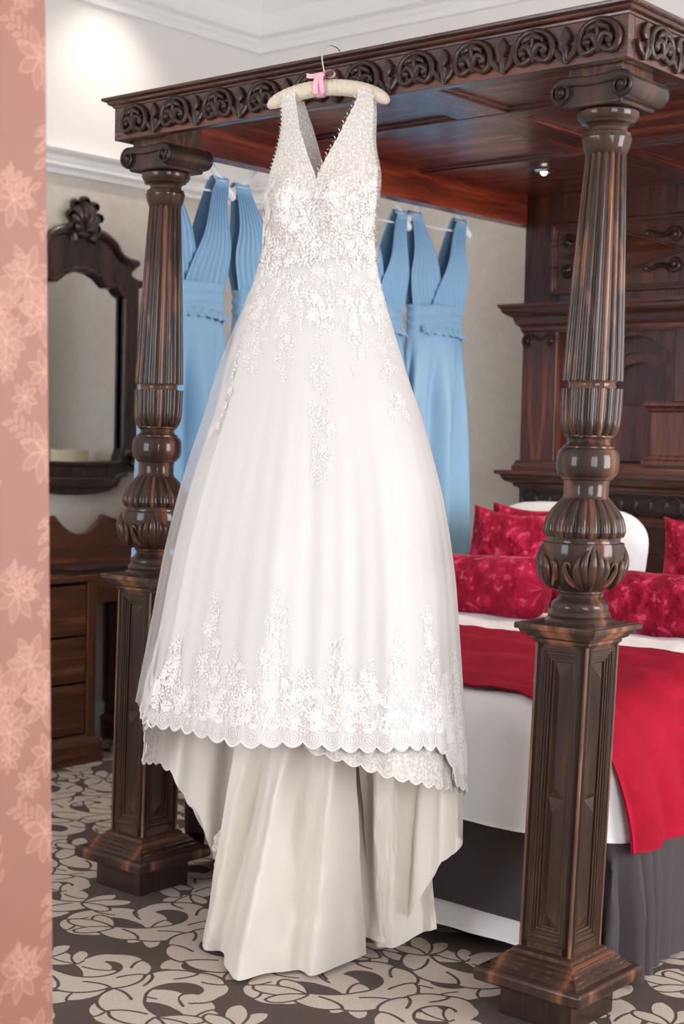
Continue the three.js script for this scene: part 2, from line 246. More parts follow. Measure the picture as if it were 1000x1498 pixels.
wall('wall_back', [box(XL, WALLX, 2.6, H, ZB - 0.2, ZB, 0)], [box(XL, WALLX, 0, 2.6, ZB - 0.2, ZB, 0)]);
{ // walls with window openings; along = the axis the wall runs on
  let no = 0;
  const build = (name, along, at, lo, hi, W) => {
    const a = [], b = []; let z = lo; const P = (k0, k1, y0, y1, l0, l1, r = 0) => (along === 'z' ? box(at + k0, at + k1, y0, y1, l0, l1, r) : box(l0, l1, y0, y1, at + k0, at + k1, r));
    const put = (y0, y1, l0, l1) => { if (y1 <= 2.6) b.push(P(0, 0.2, y0, y1, l0, l1)); else { if (y0 < 2.6) b.push(P(0, 0.2, y0, 2.6, l0, l1)); a.push(P(0, 0.2, Math.max(2.6, y0), y1, l0, l1)); } };
    W.forEach((w) => {
      const c = w[along], y0 = w.y - w.h / 2, y1 = w.y + w.h / 2, z0 = c - w.w / 2, z1 = c + w.w / 2, F = [];
      put(0, H, z, z0); put(0, y0, z0, z1); put(y1, H, z0, z1); z = z1;
      const g = new THREE.Group(); g.name = `window_${++no}`; g.userData.kind = 'structure'; scene.add(g);
      for (const [p, q, r, t] of [[y0, y0 + 0.06, z0, z1], [y1 - 0.06, y1, z0, z1], [y0, y1, z0, z0 + 0.06], [y0, y1, z1 - 0.06, z1], [y0, y1, c - 0.025, c + 0.025], [w.y - 0.025, w.y + 0.025, z0, z1]]) F.push(P(0.04, 0.11, p, q, r, t, 0.005));
      mesh('window_frame', F, M.trim, g, {}); mesh('window_sill', P(-0.06, 0.12, y0 - 0.03, y0, z0 - 0.05, z1 + 0.05, 0.008), M.trim, g, {});
      for (const sy of [0, 1]) for (const sz of [0, 1]) mesh('pane', P(0.07, 0.074, sy ? w.y : y0 + 0.03, sy ? y1 - 0.03 : w.y, sz ? c : z0 + 0.03, sz ? z1 - 0.03 : c), M.glass, g, {});
    });
    put(0, H, z, hi); wall(name, a, b);
  };
  build('wall_right', 'z', WALLX, ZB - 0.2, ZF + 0.2, WINDOWS); build('wall_front', 'x', WALLZ, XL, WALLX, [WINDOW3]);
}
{ // mouldings: picture rail, cornice, baseboard
  const rail = [[0, 0], [0.012, 0], [0.014, 0.02], [0.03, 0.035], [0.03, 0.05], [0.018, 0.06], [0.02, 0.08], [0.045, 0.092], [0.05, 0.105], [0.0, 0.112]];
  const corn = [[0, 0], [0.02, 0], [0.02, 0.03], [0.03, 0.045], [0.03, 0.06], [0.06, 0.075], [0.065, 0.1], [0.075, 0.17], [0.11, 0.24], [0.16, 0.27], [0.16, 0.29], [0.2, 0.3], [0.2, 0.37], [0, 0.372]];
  const base = [[0, 0], [0.022, 0], [0.022, 0.13], [0.014, 0.16], [0, 0.165]];
  const run = (prof, y, wallName, x0, x1, z0, z1) => { // swept along one wall, facing the room
    const P = [], I = []; const f = { left: (o, yy, t) => [XL + o, yy, t ? z1 - (z1 === ZF ? o : 0) : z0 + o], back: (o, yy, t) => [t ? x0 + o : x1 - o, yy, ZB + o], right: (o, yy, t) => [WALLX - o, yy, t ? z0 + o : z1 - o], front: (o, yy, t) => [t ? x1 - o : x0 + o, yy, ZF - o] }[wallName];
    prof.forEach(([o, yy]) => P.push(...f(o, y + yy, 1), ...f(o, y + yy, 0))); for (let i = 0; i < prof.length - 1; i++) { const a = 2 * i; I.push(a, a + 1, a + 3, a, a + 3, a + 2); }
    const g = new THREE.BufferGeometry(); g.setAttribute('position', new THREE.Float32BufferAttribute(P, 3)); g.setIndex(I); const h = g.toNonIndexed(); h.computeVertexNormals(); return h;
  };
  let n = 0; for (const [w, ...a] of [['left', XL, WALLX, ZB, ZF], ['back', XL, WALLX, ZB, ZF], ['right', XL, WALLX, ZB, ZF], ['front', XL, WALLX, ZB, ZF]]) { mk(`trim_${++n}`, run(rail, 2.59, w, ...a), M.trim); mk(`trim_${++n}`, run(corn, 3.38, w, ...a), M.trim); mk(`baseboard_${w}`, run(base, 0, w, ...a), M.trim); }
}
{ // the damask-papered wall end close to the camera; its edge leans a little
  const g = boxUV(box(0.56, 0.68, 0, H, 1.55, 2.35, 0.004), 'y'), p = g.attributes.position;
  for (let i = 0; i < p.count; i++) if (p.getZ(i) < 1.9) p.setZ(i, p.getZ(i) + (p.getY(i) - 1.28) * 0.0243);
  g.computeVertexNormals(); mk('wall_damask', g, M.damask);
}

// ---------- four poster bed ----------
const bed = thing('four_poster_bed', 'carved dark mahogany four-poster bed with fluted posts, panelled canopy and tall headboard', 'bed', undefined);
const HS = 0.7754, LX = Math.tan(2.175 * D2R), LZ = Math.tan(0.565 * D2R);      // half the spacing of the posts; the old posts lean
function lean(root) { // bend a post's pieces to its lean, measured from the floor
  root.traverse((o) => { if (o.isMesh) { const g = o.geometry = o.geometry.clone(); o.updateMatrix(); g.applyMatrix4(o.matrix); o.position.set(0, 0, 0); o.rotation.set(0, 0, 0); o.scale.set(1, 1, 1); const p = g.attributes.position; for (let i = 0; i < p.count; i++) { const y = p.getY(i); p.setX(i, p.getX(i) + y * LX); p.setZ(i, p.getZ(i) + y * LZ); } } });
}
const K = 0.001692, K2 = 0.001647;
function fluted(y0, y1, rf, n, depth, seg = 8, rows = 24, round = (t) => 1) { // ribs with rounded crowns and sharp furrows
  const P = sheet(n * seg, rows, (u, v) => { const a = u * Math.PI * 2, ph = (u * n) % 1, rib = Math.sqrt(Math.max(0, 1 - Math.pow(2 * ph - 1, 2) * 0.98)), y = mix(y0, y1, v), r = rf(v) - depth * round(v) * (1 - rib); return [Math.sin(a) * r, y, Math.cos(a) * r]; });
  return P;
}
const DISC = (r, y, up = true) => T(new THREE.CircleGeometry(r, 40).rotateX(up ? -Math.PI / 2 : Math.PI / 2), 0, y, 0);
function buildPost() {
  const post = new THREE.Group(); post.name = 'foot_post'; bed.add(post);
  const q = (n, g, m = M.post, o = {}) => mesh(n, g, m, post, { grain: 'y', raw: true, ...o });
  q('plinth', box(-0.103, 0.103, 0, 0.09, -0.103, 0.103, 0.004), M.dark);
  q('base_slab', box(-0.156, 0.156, 0.087, 0.124, -0.156, 0.156, 0.011));
  q('base_moulding', [runRound([[0.06, 0.12], [0.06, 0.126], [0.052, 0.131], [0.05, 0.131], [0.05, 0.137], [0.041, 0.142], [0.039, 0.142], [0.039, 0.148], [0.03, 0.153], [0.028, 0.153], [0.028, 0.158], [0.018, 0.163], [0.014, 0.163], [0.012, 0.172], [0, 0.178]], -0.073, 0.073, -0.073, 0.073)]);
  // pedestal: framed on four faces, every frame stepping in to a pair of hipped bars
  q('pedestal_core', box(-0.056, 0.056, 0.16, 0.96, -0.056, 0.056, 0), M.pedestal);
  for (const sx of [-1, 1]) for (const sz of [-1, 1]) q('corner_bead', T(new THREE.CylinderGeometry(0.0042, 0.0042, 0.784, 10), sx * 0.0712, 0.563, sz * 0.0712), M.worn);
  const y0 = 0.168, y1 = 0.958, ring = (hw, a, b, iw, ia, ib, z, d, bv = 0.0025) => extrude([[-hw, a], [hw, a], [hw, b], [-hw, b]], d, bv, [[[-iw, ia], [-iw, ib], [iw, ib], [iw, ia]]]).translate(0, 0, z);
  const face = [ring(0.073, y0, y1, 0.056, y0 + 0.03, y1 - 0.024, 0.05, 0.0205), ring(0.057, y0 + 0.027, y1 - 0.022, 0.05, y0 + 0.037, y1 - 0.03, 0.05, 0.0225, 0.002), ring(0.051, y0 + 0.034, y1 - 0.029, 0.043, y0 + 0.046, y1 - 0.038, 0.05, 0.017), ring(0.044, y0 + 0.043, y1 - 0.037, 0.036, y0 + 0.056, y1 - 0.047, 0.05, 0.0135), ring(0.037, y0 + 0.054, y1 - 0.046, 0.031, y0 + 0.064, y1 - 0.054, 0.05, 0.010)];
  const hip = (ya, yb) => { // a hip-roofed bar lying on the panel
    const w = 0.024, h = 0.017, k = 0.036, z = 0.056, v = [[-w, ya, z], [w, ya, z], [w, yb, z], [-w, yb, z], [0, ya + k, z + h], [0, yb - k, z + h]], F = [[0, 1, 4], [1, 2, 5], [1, 5, 4], [2, 3, 5], [3, 0, 4], [3, 4, 5]];
    const P = []; F.forEach((f) => f.forEach((i) => P.push(...v[i]))); const g = new THREE.BufferGeometry(); g.setAttribute('position', new THREE.Float32BufferAttribute(P, 3)); g.computeVertexNormals(); return g;
  };
  const fm = merge(face.filter((_, i) => i % 2 === 0)), fi = merge(face.filter((_, i) => i % 2 === 1)), ym = (y0 + y1) / 2;
  for (let k = 0; k < 4; k++) {
    q('frame_moulding', fm.clone().rotateY(k * Math.PI / 2), M.pedestal); q('inner_moulding', fi.clone().rotateY(k * Math.PI / 2), M.dark);
    for (const [a, b] of [[y0 + 0.068, ym + 0.003], [ym - 0.003, y1 - 0.056]]) q('raised_panel', hip(a, b).rotateY(k * Math.PI / 2), M.pedestal);
  }
  q('cap_slab', [box(-0.115, 0.115, 0.982, 0.997, -0.115, 0.115, 0.003), runRound([[0, 0.945], [0.006, 0.952], [0.006, 0.958], [0.018, 0.964], [0.02, 0.97], [0.03, 0.972], [0.034, 0.983]], -0.073, 0.073, -0.073, 0.073)]);
  q('turned_foot', lathe([[0, 0.997], [0.083, 0.997], [0.084, 1.004], [0.08, 1.01], [0.076, 1.012], [0.078, 1.018], [0.074, 1.028], [0.07, 1.031], [0.071, 1.037], [0.069, 1.046], [0.066, 1.05], [0.058, 1.056], [0.052, 1.064], [0.053, 1.07], [0.058, 1.074], [0.058, 1.079]]), M.post, { grain: null, uvs: [0.45, 0.1] });
  q('urn_cup', lathe([[0.058, 1.078], [0.066, 1.085], [0.082, 1.103], [0.094, 1.126], [0.1, 1.151], [0.1015, 1.175], [0.1005, 1.194], [0.0995, 1.197], [0.091, 1.1985], [0.09, 1.205], [0.092, 1.2115], [0.06, 1.213]], 48), M.post, { grain: null, uvs: [0.55, 0.14] });
  for (let k = 0; k < 4; k++) { // acanthus carved on the cup: three ribs and two curling side leaves each
    const on = (a, y, o) => { const r = table([[1.085, 0.066], [1.103, 0.082], [1.126, 0.094], [1.151, 0.1], [1.175, 0.101], [1.192, 0.0995]])(y) + o, th = a + k * Math.PI / 2 + Math.PI / 4; return [Math.sin(th) * r, y, Math.cos(th) * r]; };
    const fin = (w, k = 0.8) => (t) => w * Math.pow(Math.sin(Math.PI * Math.min(1, t * k + (1 - k))), 0.8) + 0.0006, L = [taperTube([on(0, 1.086, 0.001), on(0, 1.115, 0.006), on(0, 1.155, 0.007), on(0, 1.194, 0.001)], fin(0.0135), 14, 8)];
    for (const s of [-1, 1]) {
      L.push(taperTube([on(0.1 * s, 1.086, 0), on(0.15 * s, 1.115, 0.005), on(0.2 * s, 1.143, 0.006), on(0.15 * s, 1.17, 0.004), on(0.09 * s, 1.186, 0.001)], fin(0.0115, 0.85), 16, 8));
      L.push(taperTube([on(0.16 * s, 1.088, 0), on(0.3 * s, 1.108, 0.004), on(0.37 * s, 1.135, 0.005), on(0.33 * s, 1.158, 0.004), on(0.26 * s, 1.166, 0.001)], fin(0.0105, 0.85), 16, 8));
      L.push(taperTube([on(0.18 * s, 1.085, 0), on(0.38 * s, 1.095, 0.003), on(0.56 * s, 1.11, 0.004), on(0.66 * s, 1.135, 0.004), on(0.62 * s, 1.153, 0.003), on(0.54 * s, 1.148, 0.002), on(0.53 * s, 1.136, 0.002)], fin(0.0085), 22, 8));
    }
    q('leaf_carving', L);
  }
  const melon = table([[0, 0.0965], [0.05, 0.0995], [0.14, 0.102], [0.3, 0.1005], [0.5, 0.0945], [0.7, 0.083], [0.85, 0.071], [1, 0.057]]);
  q('melon_bulb', [fluted(1.2115, 1.306, melon, 20, 0.02, 8, 24, (v) => 1 - 0.45 * v), DISC(0.088, 1.2118, false)], M.post, { grain: null });
  q('turned_collar', lathe([[0.055, 1.3], [0.057, 1.308], [0.055, 1.312], [0.055, 1.34], [0.057, 1.35], [0.063, 1.353], [0.064, 1.357], [0.07, 1.361], [0.0745, 1.37], [0.0768, 1.383], [0.077, 1.394], [0.0766, 1.405], [0.0745, 1.417], [0.0705, 1.425], [0.064, 1.429], [0.064, 1.433], [0.056, 1.437], [0.052, 1.444], [0.054, 1.451], [0.061, 1.456], [0.061, 1.46]]), M.post, { grain: null, uvs: [0.42, 0.16] });
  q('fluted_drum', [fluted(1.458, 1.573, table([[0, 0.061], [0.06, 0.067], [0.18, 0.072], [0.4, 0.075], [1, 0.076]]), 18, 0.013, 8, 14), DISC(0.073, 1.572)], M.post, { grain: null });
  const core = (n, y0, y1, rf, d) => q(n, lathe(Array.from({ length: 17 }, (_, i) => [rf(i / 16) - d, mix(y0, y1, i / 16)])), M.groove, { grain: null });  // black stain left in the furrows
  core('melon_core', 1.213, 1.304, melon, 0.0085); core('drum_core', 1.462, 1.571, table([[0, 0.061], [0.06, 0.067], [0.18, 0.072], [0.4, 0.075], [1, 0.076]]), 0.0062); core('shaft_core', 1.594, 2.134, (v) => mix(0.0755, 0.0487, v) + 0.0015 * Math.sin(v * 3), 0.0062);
  q('turned_neck', lathe([[0.06, 1.57], [0.057, 1.577], [0.0565, 1.586], [0.06, 1.594]]));
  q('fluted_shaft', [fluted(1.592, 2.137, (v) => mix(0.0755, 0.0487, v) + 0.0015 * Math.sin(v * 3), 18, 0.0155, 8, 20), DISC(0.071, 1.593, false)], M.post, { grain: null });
  q('capital_ring', lathe([[0.044, 2.13], [0.05, 2.136], [0.0555, 2.15], [0.06, 2.168], [0.061, 2.172], [0.058, 2.178], [0.057, 2.184], [0.049, 2.188], [0.0475, 2.197], [0.052, 2.203], [0.062, 2.207], [0.064, 2.211], [0.07, 2.216], [0.0745, 2.224], [0.074, 2.234], [0.066, 2.24], [0.05, 2.244], [0, 2.244]]));
  // ionic cap: a cushion between two bolsters that end in volutes
  const cap = [box(-0.08, 0.08, 2.238, 2.30, -0.082, 0.082, 0.006)];
  const half = [[-0.108, 2.283], [-0.1, 2.303], [-0.08, 2.311], [-0.04, 2.309], [0, 2.306]], top = half.concat(half.slice(0, -1).reverse().map(([x, y]) => [-x, y]));
  cap.push(extrude([...top, [0.09, 2.29], [0, 2.284], [-0.09, 2.29]].map(([x, y]) => [x, y]), 0.176, 0.004).translate(0, 0, -0.088));
  for (const s of [-1, 1]) { cap.push(T(new THREE.CylinderGeometry(0.03, 0.03, 0.168, 28).rotateX(Math.PI / 2), s * 0.081, 2.277, 0)); }
  q('ionic_cap', cap, M.dark);
  for (const s of [-1, 1]) for (const f of [-1, 1]) { // spirals, proud of the faces
    const pts = []; for (let i = 0; i <= 40; i++) { const t = i / 40, a = Math.PI / 2 + t * Math.PI * 3.6, r = mix(0.029, 0.006, t); pts.push([s * (0.081 - Math.cos(a) * r), 2.277 + Math.sin(a) * r, f * 0.088]); }
    q('volute', [taperTube(pts, (t) => mix(0.0055, 0.004, t), 60, 8), T(new THREE.SphereGeometry(0.011, 16, 10).scale(1, 1, 0.9), s * 0.081, 2.277, f * 0.087)], M.dark);
  }
  q('top_block', box(-0.0734, 0.0734, 2.29, 2.436, -0.0734, 0.0734, 0.002));
  return post;
}
{
  const p = buildPost(); lean(p); p.position.set(-HS, 0, 0);
  const r = p.clone(); r.name = 'foot_post_001'; r.position.set(HS, 0, 0); bed.add(r);
  p.userData.label = 'fluted foot post beside the writing desk'; r.userData.label = 'fluted foot post in front of the red runner';
}
// canopy (carried by the leaning posts, so it sits a little to the right)
const CX = 2.2 * LX, CZ = 2.2 * LZ, FE = 0.1122, FX = HS + FE, FYB = 2.331, FYT = 2.43, ZH = -1.987;
{
  const part = (n, g, m = M.canopy, grain = 'x', o = {}) => { const e = mesh(n, g, m, bed, { grain, ...o }); e.position.set(CX, 0, CZ); return e; };
  part('frieze_board', box(-FX, FX, FYB, FYT + 0.01, FE - 0.03, FE, 0.002), M.canopy, 'x');
  part('frieze_board', box(FX - 0.03, FX, FYB, FYT + 0.01, ZH - 0.2, FE - 0.031, 0.002), M.canopy, 'z');
  part('frieze_board', box(-FX, -FX + 0.03, FYB, FYT + 0.01, ZH - 0.2, FE - 0.031, 0.002), M.canopy, 'z');
  const prof = [[-0.002, 2.427], [0.004, 2.429], [0.005, 2.434], [0.014, 2.438], [0.017, 2.442], [0.017, 2.445], [0.024, 2.447], [0.029, 2.45], [0.03, 2.455], [0.028, 2.458], [-0.03, 2.459]];
  part('cornice', [runRound(prof, -FX, FX, ZH - 0.2, FE)], M.canopy, 'x');
  part('canopy_roof', box(-FX, FX, 2.444, 2.456, ZH - 0.2, FE, 0), M.canopy, 'z');
  part('side_rail', box(-HS - 0.03, -HS + 0.03, 2.312, 2.435, ZH + 0.03, -0.07, 0.002), M.beam, 'z');
  // coffered ceiling: boards, with rails and stiles and thin beads
  const xs = [-FX + 0.03, -0.08, 0.1, FX - 0.03], zs = [FE - 0.03, -0.56, -0.64, -1.24, -1.31, ZH - 0.15];
  for (const [a, b] of [[0, 1], [2, 3]]) for (const [c, d] of [[0, 1], [2, 3], [4, 5]]) {
    part('ceiling_panel', box(xs[a], xs[b], 2.43, 2.445, zs[d], zs[c], 0), M.ceilingboard, 'x');
    const x0 = xs[a], x1 = xs[b], z0 = zs[d], z1 = zs[c];
    part('panel_bead', [box(x0, x1, 2.422, 2.432, z1 - 0.016, z1, 0.003), box(x0, x1, 2.422, 2.432, z0, z0 + 0.016, 0.003), box(x0, x0 + 0.016, 2.422, 2.432, z0, z1, 0.003), box(x1 - 0.016, x1, 2.422, 2.432, z0, z1, 0.003)], M.ceilingboard, 'x');
  }
  for (const [c, d] of [[1, 2], [3, 4]]) part('ceiling_rail', box(xs[0], xs[3], 2.414, 2.445, zs[d], zs[c], 0.004), M.ceilingboard, 'x');
  for (const [c, d] of [[0, 1], [2, 3], [4, 5]]) part('ceiling_stile', box(xs[1], xs[2], 2.416, 2.445, zs[d], zs[c], 0.004), M.ceilingboard, 'z');
  // carvings: an open heart ring with a curled trefoil, and a bud between two leaves, each one piece
  const R = 0.041, ringPts = [];
  const heart = (t) => { const a = t * Math.PI * 2, k = 1 - 0.16 * Math.pow(Math.max(0, -Math.cos(a)), 3); return [Math.sin(a) * R * 0.98, Math.cos(a) * R * 1.02 * k]; };
  for (let i = 0; i < 26; i++) { const t = (i + 0.5) / 26, [x, y] = heart(t); const pinch = Math.exp(-Math.pow((t - 0.5) * 12, 2)); ringPts.push([x, y + pinch * 0.018, 0.006]); }
  const flower = [tube(ringPts, 0.0068, 80, 8, true)];
  for (const s of [-1, 1]) {
    flower.push(taperTube([[0, -0.026, 0.006], [0.004 * s, -0.005, 0.011], [0.012 * s, 0.008, 0.013], [0.024 * s, 0.004, 0.012], [0.027 * s, -0.008, 0.01], [0.018 * s, -0.012, 0.009]], (t) => 0.0062 * Math.sin(Math.PI * (0.18 + 0.8 * t)) + 0.001, 24, 7));
    flower.push(taperTube([[0, 0.036, 0.004], [0.008 * s, 0.026, 0.013], [0.018 * s, 0.021, 0.013], [0.021 * s, 0.012, 0.01]], (t) => 0.006 * Math.sin(Math.PI * (0.25 + 0.7 * t)) + 0.001, 16, 7));
    flower.push(T(new THREE.SphereGeometry(0.0085, 10, 8).scale(1, 1, 0.8), 0.022 * s, -0.004, 0.009));
  }
  flower.push(taperTube([[0, 0.046, 0.004], [0, 0.03, 0.013], [0, 0.012, 0.014], [0, -0.002, 0.011]], (t) => 0.0055 * (1 - 0.5 * t), 12, 7));
  const bud = [];
  const leafShape = (g) => { g.moveTo(0, -0.004); g.quadraticCurveTo(0.019, 0.012, 0, 0.042); g.quadraticCurveTo(-0.019, 0.012, 0, -0.004); };
  bud.push(extrude(leafShape, 0.008, 0.004, [], 8).translate(0, 0.002, 0));
  for (const s of [-1, 1]) bud.push(extrude((g) => { g.moveTo(0, -0.042); g.quadraticCurveTo(0.008 * s, -0.01, 0.024 * s, -0.002); g.quadraticCurveTo(0.026 * s, -0.026, 0, -0.046); }, 0.007, 0.0035, [], 8));
  bud.push(taperTube([[0, -0.044, 0.006], [0, -0.02, 0.011], [0, 0.004, 0.011]], (t) => 0.0048 - 0.001 * t, 8, 6));
  const F0 = boxUV(mergeGeometries(flower.map(plain)), 'y'), B0 = boxUV(mergeGeometries(bud.map(plain)), 'y');
  const carve = (n, g, x, z, ry) => { const m = new THREE.Mesh(g, M.dark); m.name = numbered(n); m.castShadow = m.receiveShadow = true; m.position.set(x + CX, (FYB + FYT) / 2 - 0.001, z + CZ); m.rotation.y = ry; m.scale.set(n === 'bud_carving' ? 1.5 : 1.32, n === 'bud_carving' ? 0.98 : 1.08, 1.15); bed.add(m); };
  const n = 10, x0 = -0.793, x1 = 0.815, st = (x1 - x0) / (n - 1);
  for (let i = 0; i < n; i++) { carve('heart_carving', F0, x0 + i * st, FE, 0); if (i < n - 1) carve('bud_carving', B0, x0 + (i + 0.5) * st, FE, 0); }
  for (let i = 0; i < 8; i++) { carve('bud_carving', B0, FX, FE - 0.068 - i * 0.16, Math.PI / 2); carve('heart_carving', F0, FX, FE - 0.148 - i * 0.16, Math.PI / 2); }
}
// headboard
{
  const part = (n, g, m = M.head, grain = 'y', o = {}) => mesh(n, g, m, bed, { grain, ...o });
  const XC = 0.04, HW = 0.745;                                              // its middle and half width
  part('back_board', box(XC - HW, XC + HW, 0.3, 2.43, -2.24, -2.17, 0));
  part('frieze_panel', box(XC - HW, XC + HW, 1.99, 2.432, -2.18, -1.992, 0.002), M.head, 'y');
  const prof = (y, h, o) => [[0, y], [0.006, y + h * 0.06], [0.008, y + h * 0.18], [o * 0.3, y + h * 0.3], [o * 0.36, y + h * 0.42], [o * 0.4, y + h * 0.52], [o * 0.75, y + h * 0.66], [o * 0.85, y + h * 0.74], [o * 0.86, y + h * 0.82], [o, y + h * 0.9], [o, y + h], [-0.02, y + h]];
  part('upper_shelf', [runRound(prof(1.882, 0.113, 0.078), XC - HW + 0.005, XC + HW - 0.005, -2.16, -1.985), box(XC - HW, XC + HW, 1.88, 1.99, -2.16, -1.99, 0)], M.head, 'x');
  const low = [[0, 1.246], [0.012, 1.25], [0.016, 1.262], [0.04, 1.272], [0.05, 1.285], [0.054, 1.296], [0.072, 1.302], [0.072, 1.316], [0.02, 1.317], [0.02, 1.335], [0.012, 1.345], [0.01, 1.356], [0, 1.36]];
  part('lower_shelf', [runRound(low, XC - HW, XC + HW, -2.16, -1.985), box(XC - HW, XC + HW, 1.24, 1.355, -2.16, -1.987, 0)], M.head, 'x');
  part('carved_band', box(XC - HW, XC + HW, 1.15, 1.247, -2.15, -1.998, 0), M.dark, 'x');
  const g0 = boxUV(T(new THREE.TorusGeometry(0.036, 0.008, 8, 24), 0, 0, 0), 'y');
  for (let i = 0; i < 22; i++) { const m = new THREE.Mesh(g0, M.dark); m.name = numbered('band_ring'); m.position.set(XC - HW + 0.05 + i * 0.066, 1.198, -1.998); bed.add(m); }
  part('lower_rail', box(XC - HW, XC + HW, 1.11, 1.15, -2.15, -1.975, 0.006), M.head, 'x');
  part('lower_panel', box(XC - HW, XC + HW, 0.36, 1.11, -2.2, -2.0, 0), M.head, 'x');
  for (const s of [-1, 1]) {
    part('pilaster', box(XC + s * 0.66 - 0.0815, XC + s * 0.66 + 0.0815, 1.355, 1.885, -2.18, -1.988, 0.003));
    for (const k of [-1, 1]) { const pts = []; for (let i = 0; i <= 30; i++) { const t = i / 30, a = Math.PI / 2 + t * Math.PI * 3, r = mix(0.027, 0.006, t); pts.push([XC + s * 0.66 + k * (0.056 - Math.cos(a) * r), 1.846 + Math.sin(a) * r, -1.986]); } part('volute', [taperTube([[XC + s * 0.66, 1.852, -1.987], [XC + s * 0.66 + k * 0.03, 1.868, -1.986], ...pts], (t) => 0.007 - 0.002 * t, 50, 8), T(new THREE.SphereGeometry(0.01, 12, 8), XC + s * 0.66 + k * 0.056, 1.846, -1.985)], M.dark); }
    // arch: a solid board with the arch cut out, a ring inside, a panel behind
    const cx = XC - 0.275 * 1 * (s < 0 ? 1 : -1), r1 = 0.262, r2 = 0.205, r3 = 0.168, ys = 1.6;
    const arch = (r, yb) => (p) => { p.moveTo(cx - r, yb); p.lineTo(cx - r, ys); p.absarc(cx, ys, r, Math.PI, 0, true); p.lineTo(cx + r, yb); p.lineTo(cx - r, yb); };
    part('spandrel', extrude([[cx - 0.31, 1.325], [cx + 0.31, 1.325], [cx + 0.31, 1.885], [cx - 0.31, 1.885]], 0.04, 0.003, [arch(r1, 1.36)], 20).translate(0, 0, -2.085), M.head);
    part('arch_ring', extrude(arch(r1 + 0.012, 1.34), 0.03, 0.004, [arch(r2, 1.365)], 20).translate(0, 0, -2.15), M.head);
    part('arch_moulding', extrude(arch(r2 + 0.006, 1.34), 0.018, 0.007, [arch(r3, 1.372)], 20).translate(0, 0, -2.16), M.desk);
    part('arch_panel', box(cx - r1, cx + r1, 1.36, 1.6 + r1, -2.18, -2.165, 0), M.head);
    part('raised_panel', box(cx - 0.15, cx + 0.115, 1.362, 1.592, -2.17, -2.09, 0.006), M.head);
  }
  part('pier_pedestal', [box(XC - 0.145, XC + 0.145, 1.355, 1.585, -2.18, -1.99, 0.004), runRound([[0, 1.56], [0.008, 1.566], [0.01, 1.575], [0.022, 1.585], [0.022, 1.598], [-0.05, 1.6]], XC - 0.145, XC + 0.145, -2.08, -1.99), runRound([[0.024, 1.356], [0.024, 1.372], [0.012, 1.38], [0.01, 1.39], [0, 1.394]], XC - 0.145, XC + 0.145, -2.08, -1.99)], M.head);
  part('pier', box(XC - 0.055, XC + 0.055, 1.6, 1.885, -2.18, -2.0, 0.004), M.head);
  // frieze: framed panel with a long lozenge and four scrolls, on either side
  for (const s of [-1, 1]) {
    const c = XC + s * 0.3, a = 0.315, f = (hw, y0, y1) => [[c - hw, y0], [c + hw, y0], [c + hw, y1], [c - hw, y1]];
    part('panel_frame', [extrude(f(a, 2.03, 2.318), 0.014, 0.004, [f(a - 0.016, 2.046, 2.302)]).translate(0, 0, -1.995), extrude(f(a - 0.014, 2.044, 2.304), 0.008, 0.003, [f(a - 0.026, 2.056, 2.292)]).translate(0, 0, -1.995)], M.head, 'x');
    const L = 0.275, hh = 0.085, v = [[c - L, 2.182, 0], [c + L, 2.182, 0], [c, 2.182 + hh, 0], [c, 2.182 - hh, 0], [c, 2.182, 0.045]].map(([x, y, z]) => [x, y, z - 1.993]), P = []; for (const [i, j, k] of [[0, 4, 2], [1, 2, 4], [0, 3, 4], [1, 4, 3]]) P.push(...v[i], ...v[j], ...v[k]);
    const lg = new THREE.BufferGeometry(); lg.setAttribute('position', new THREE.Float32BufferAttribute(P, 3)); lg.computeVertexNormals(); part('lozenge', lg, M.head, 'x'); for (const [i, j] of [[0, 2], [2, 1], [1, 3], [3, 0]]) part('lozenge_bead', tube([v[i], v[i].map((q, m) => mix(q, v[j][m], 0.5)), v[j]], 0.006, 8, 8), M.head, 'x');
    for (const sx of [-1, 1]) for (const sy of [-1, 1]) {
      const sc = [[0.115, 0.062], [0.125, 0.075], [0.14, 0.07], [0.17, 0.058], [0.2, 0.06], [0.222, 0.076], [0.25, 0.076], [0.258, 0.056], [0.246, 0.04], [0.23, 0.042], [0.226, 0.056], [0.236, 0.061]].map(([x, y]) => [c + sx * x, 2.182 + sy * y, -1.986]);
      part('scroll_carving', [taperTube(sc, (t) => 0.009 * (0.75 + 0.4 * Math.sin(t * Math.PI)), 60, 8), T(new THREE.SphereGeometry(0.013, 14, 10), c + sx * 0.238, 2.182 + sy * 0.056, -1.984), T(new THREE.SphereGeometry(0.012, 14, 10), c + sx * 0.117, 2.182 + sy * 0.068, -1.984)], M.dark);
    }
  }
}

// ---------- bedding ----------
const BX = 0.015, X0 = 0.675, RR = 0.11, Z0 = -0.27, ZK = -1.94;
const topY = (z) => 0.725 + 0.075 * smooth(-0.15, -1.1, z);
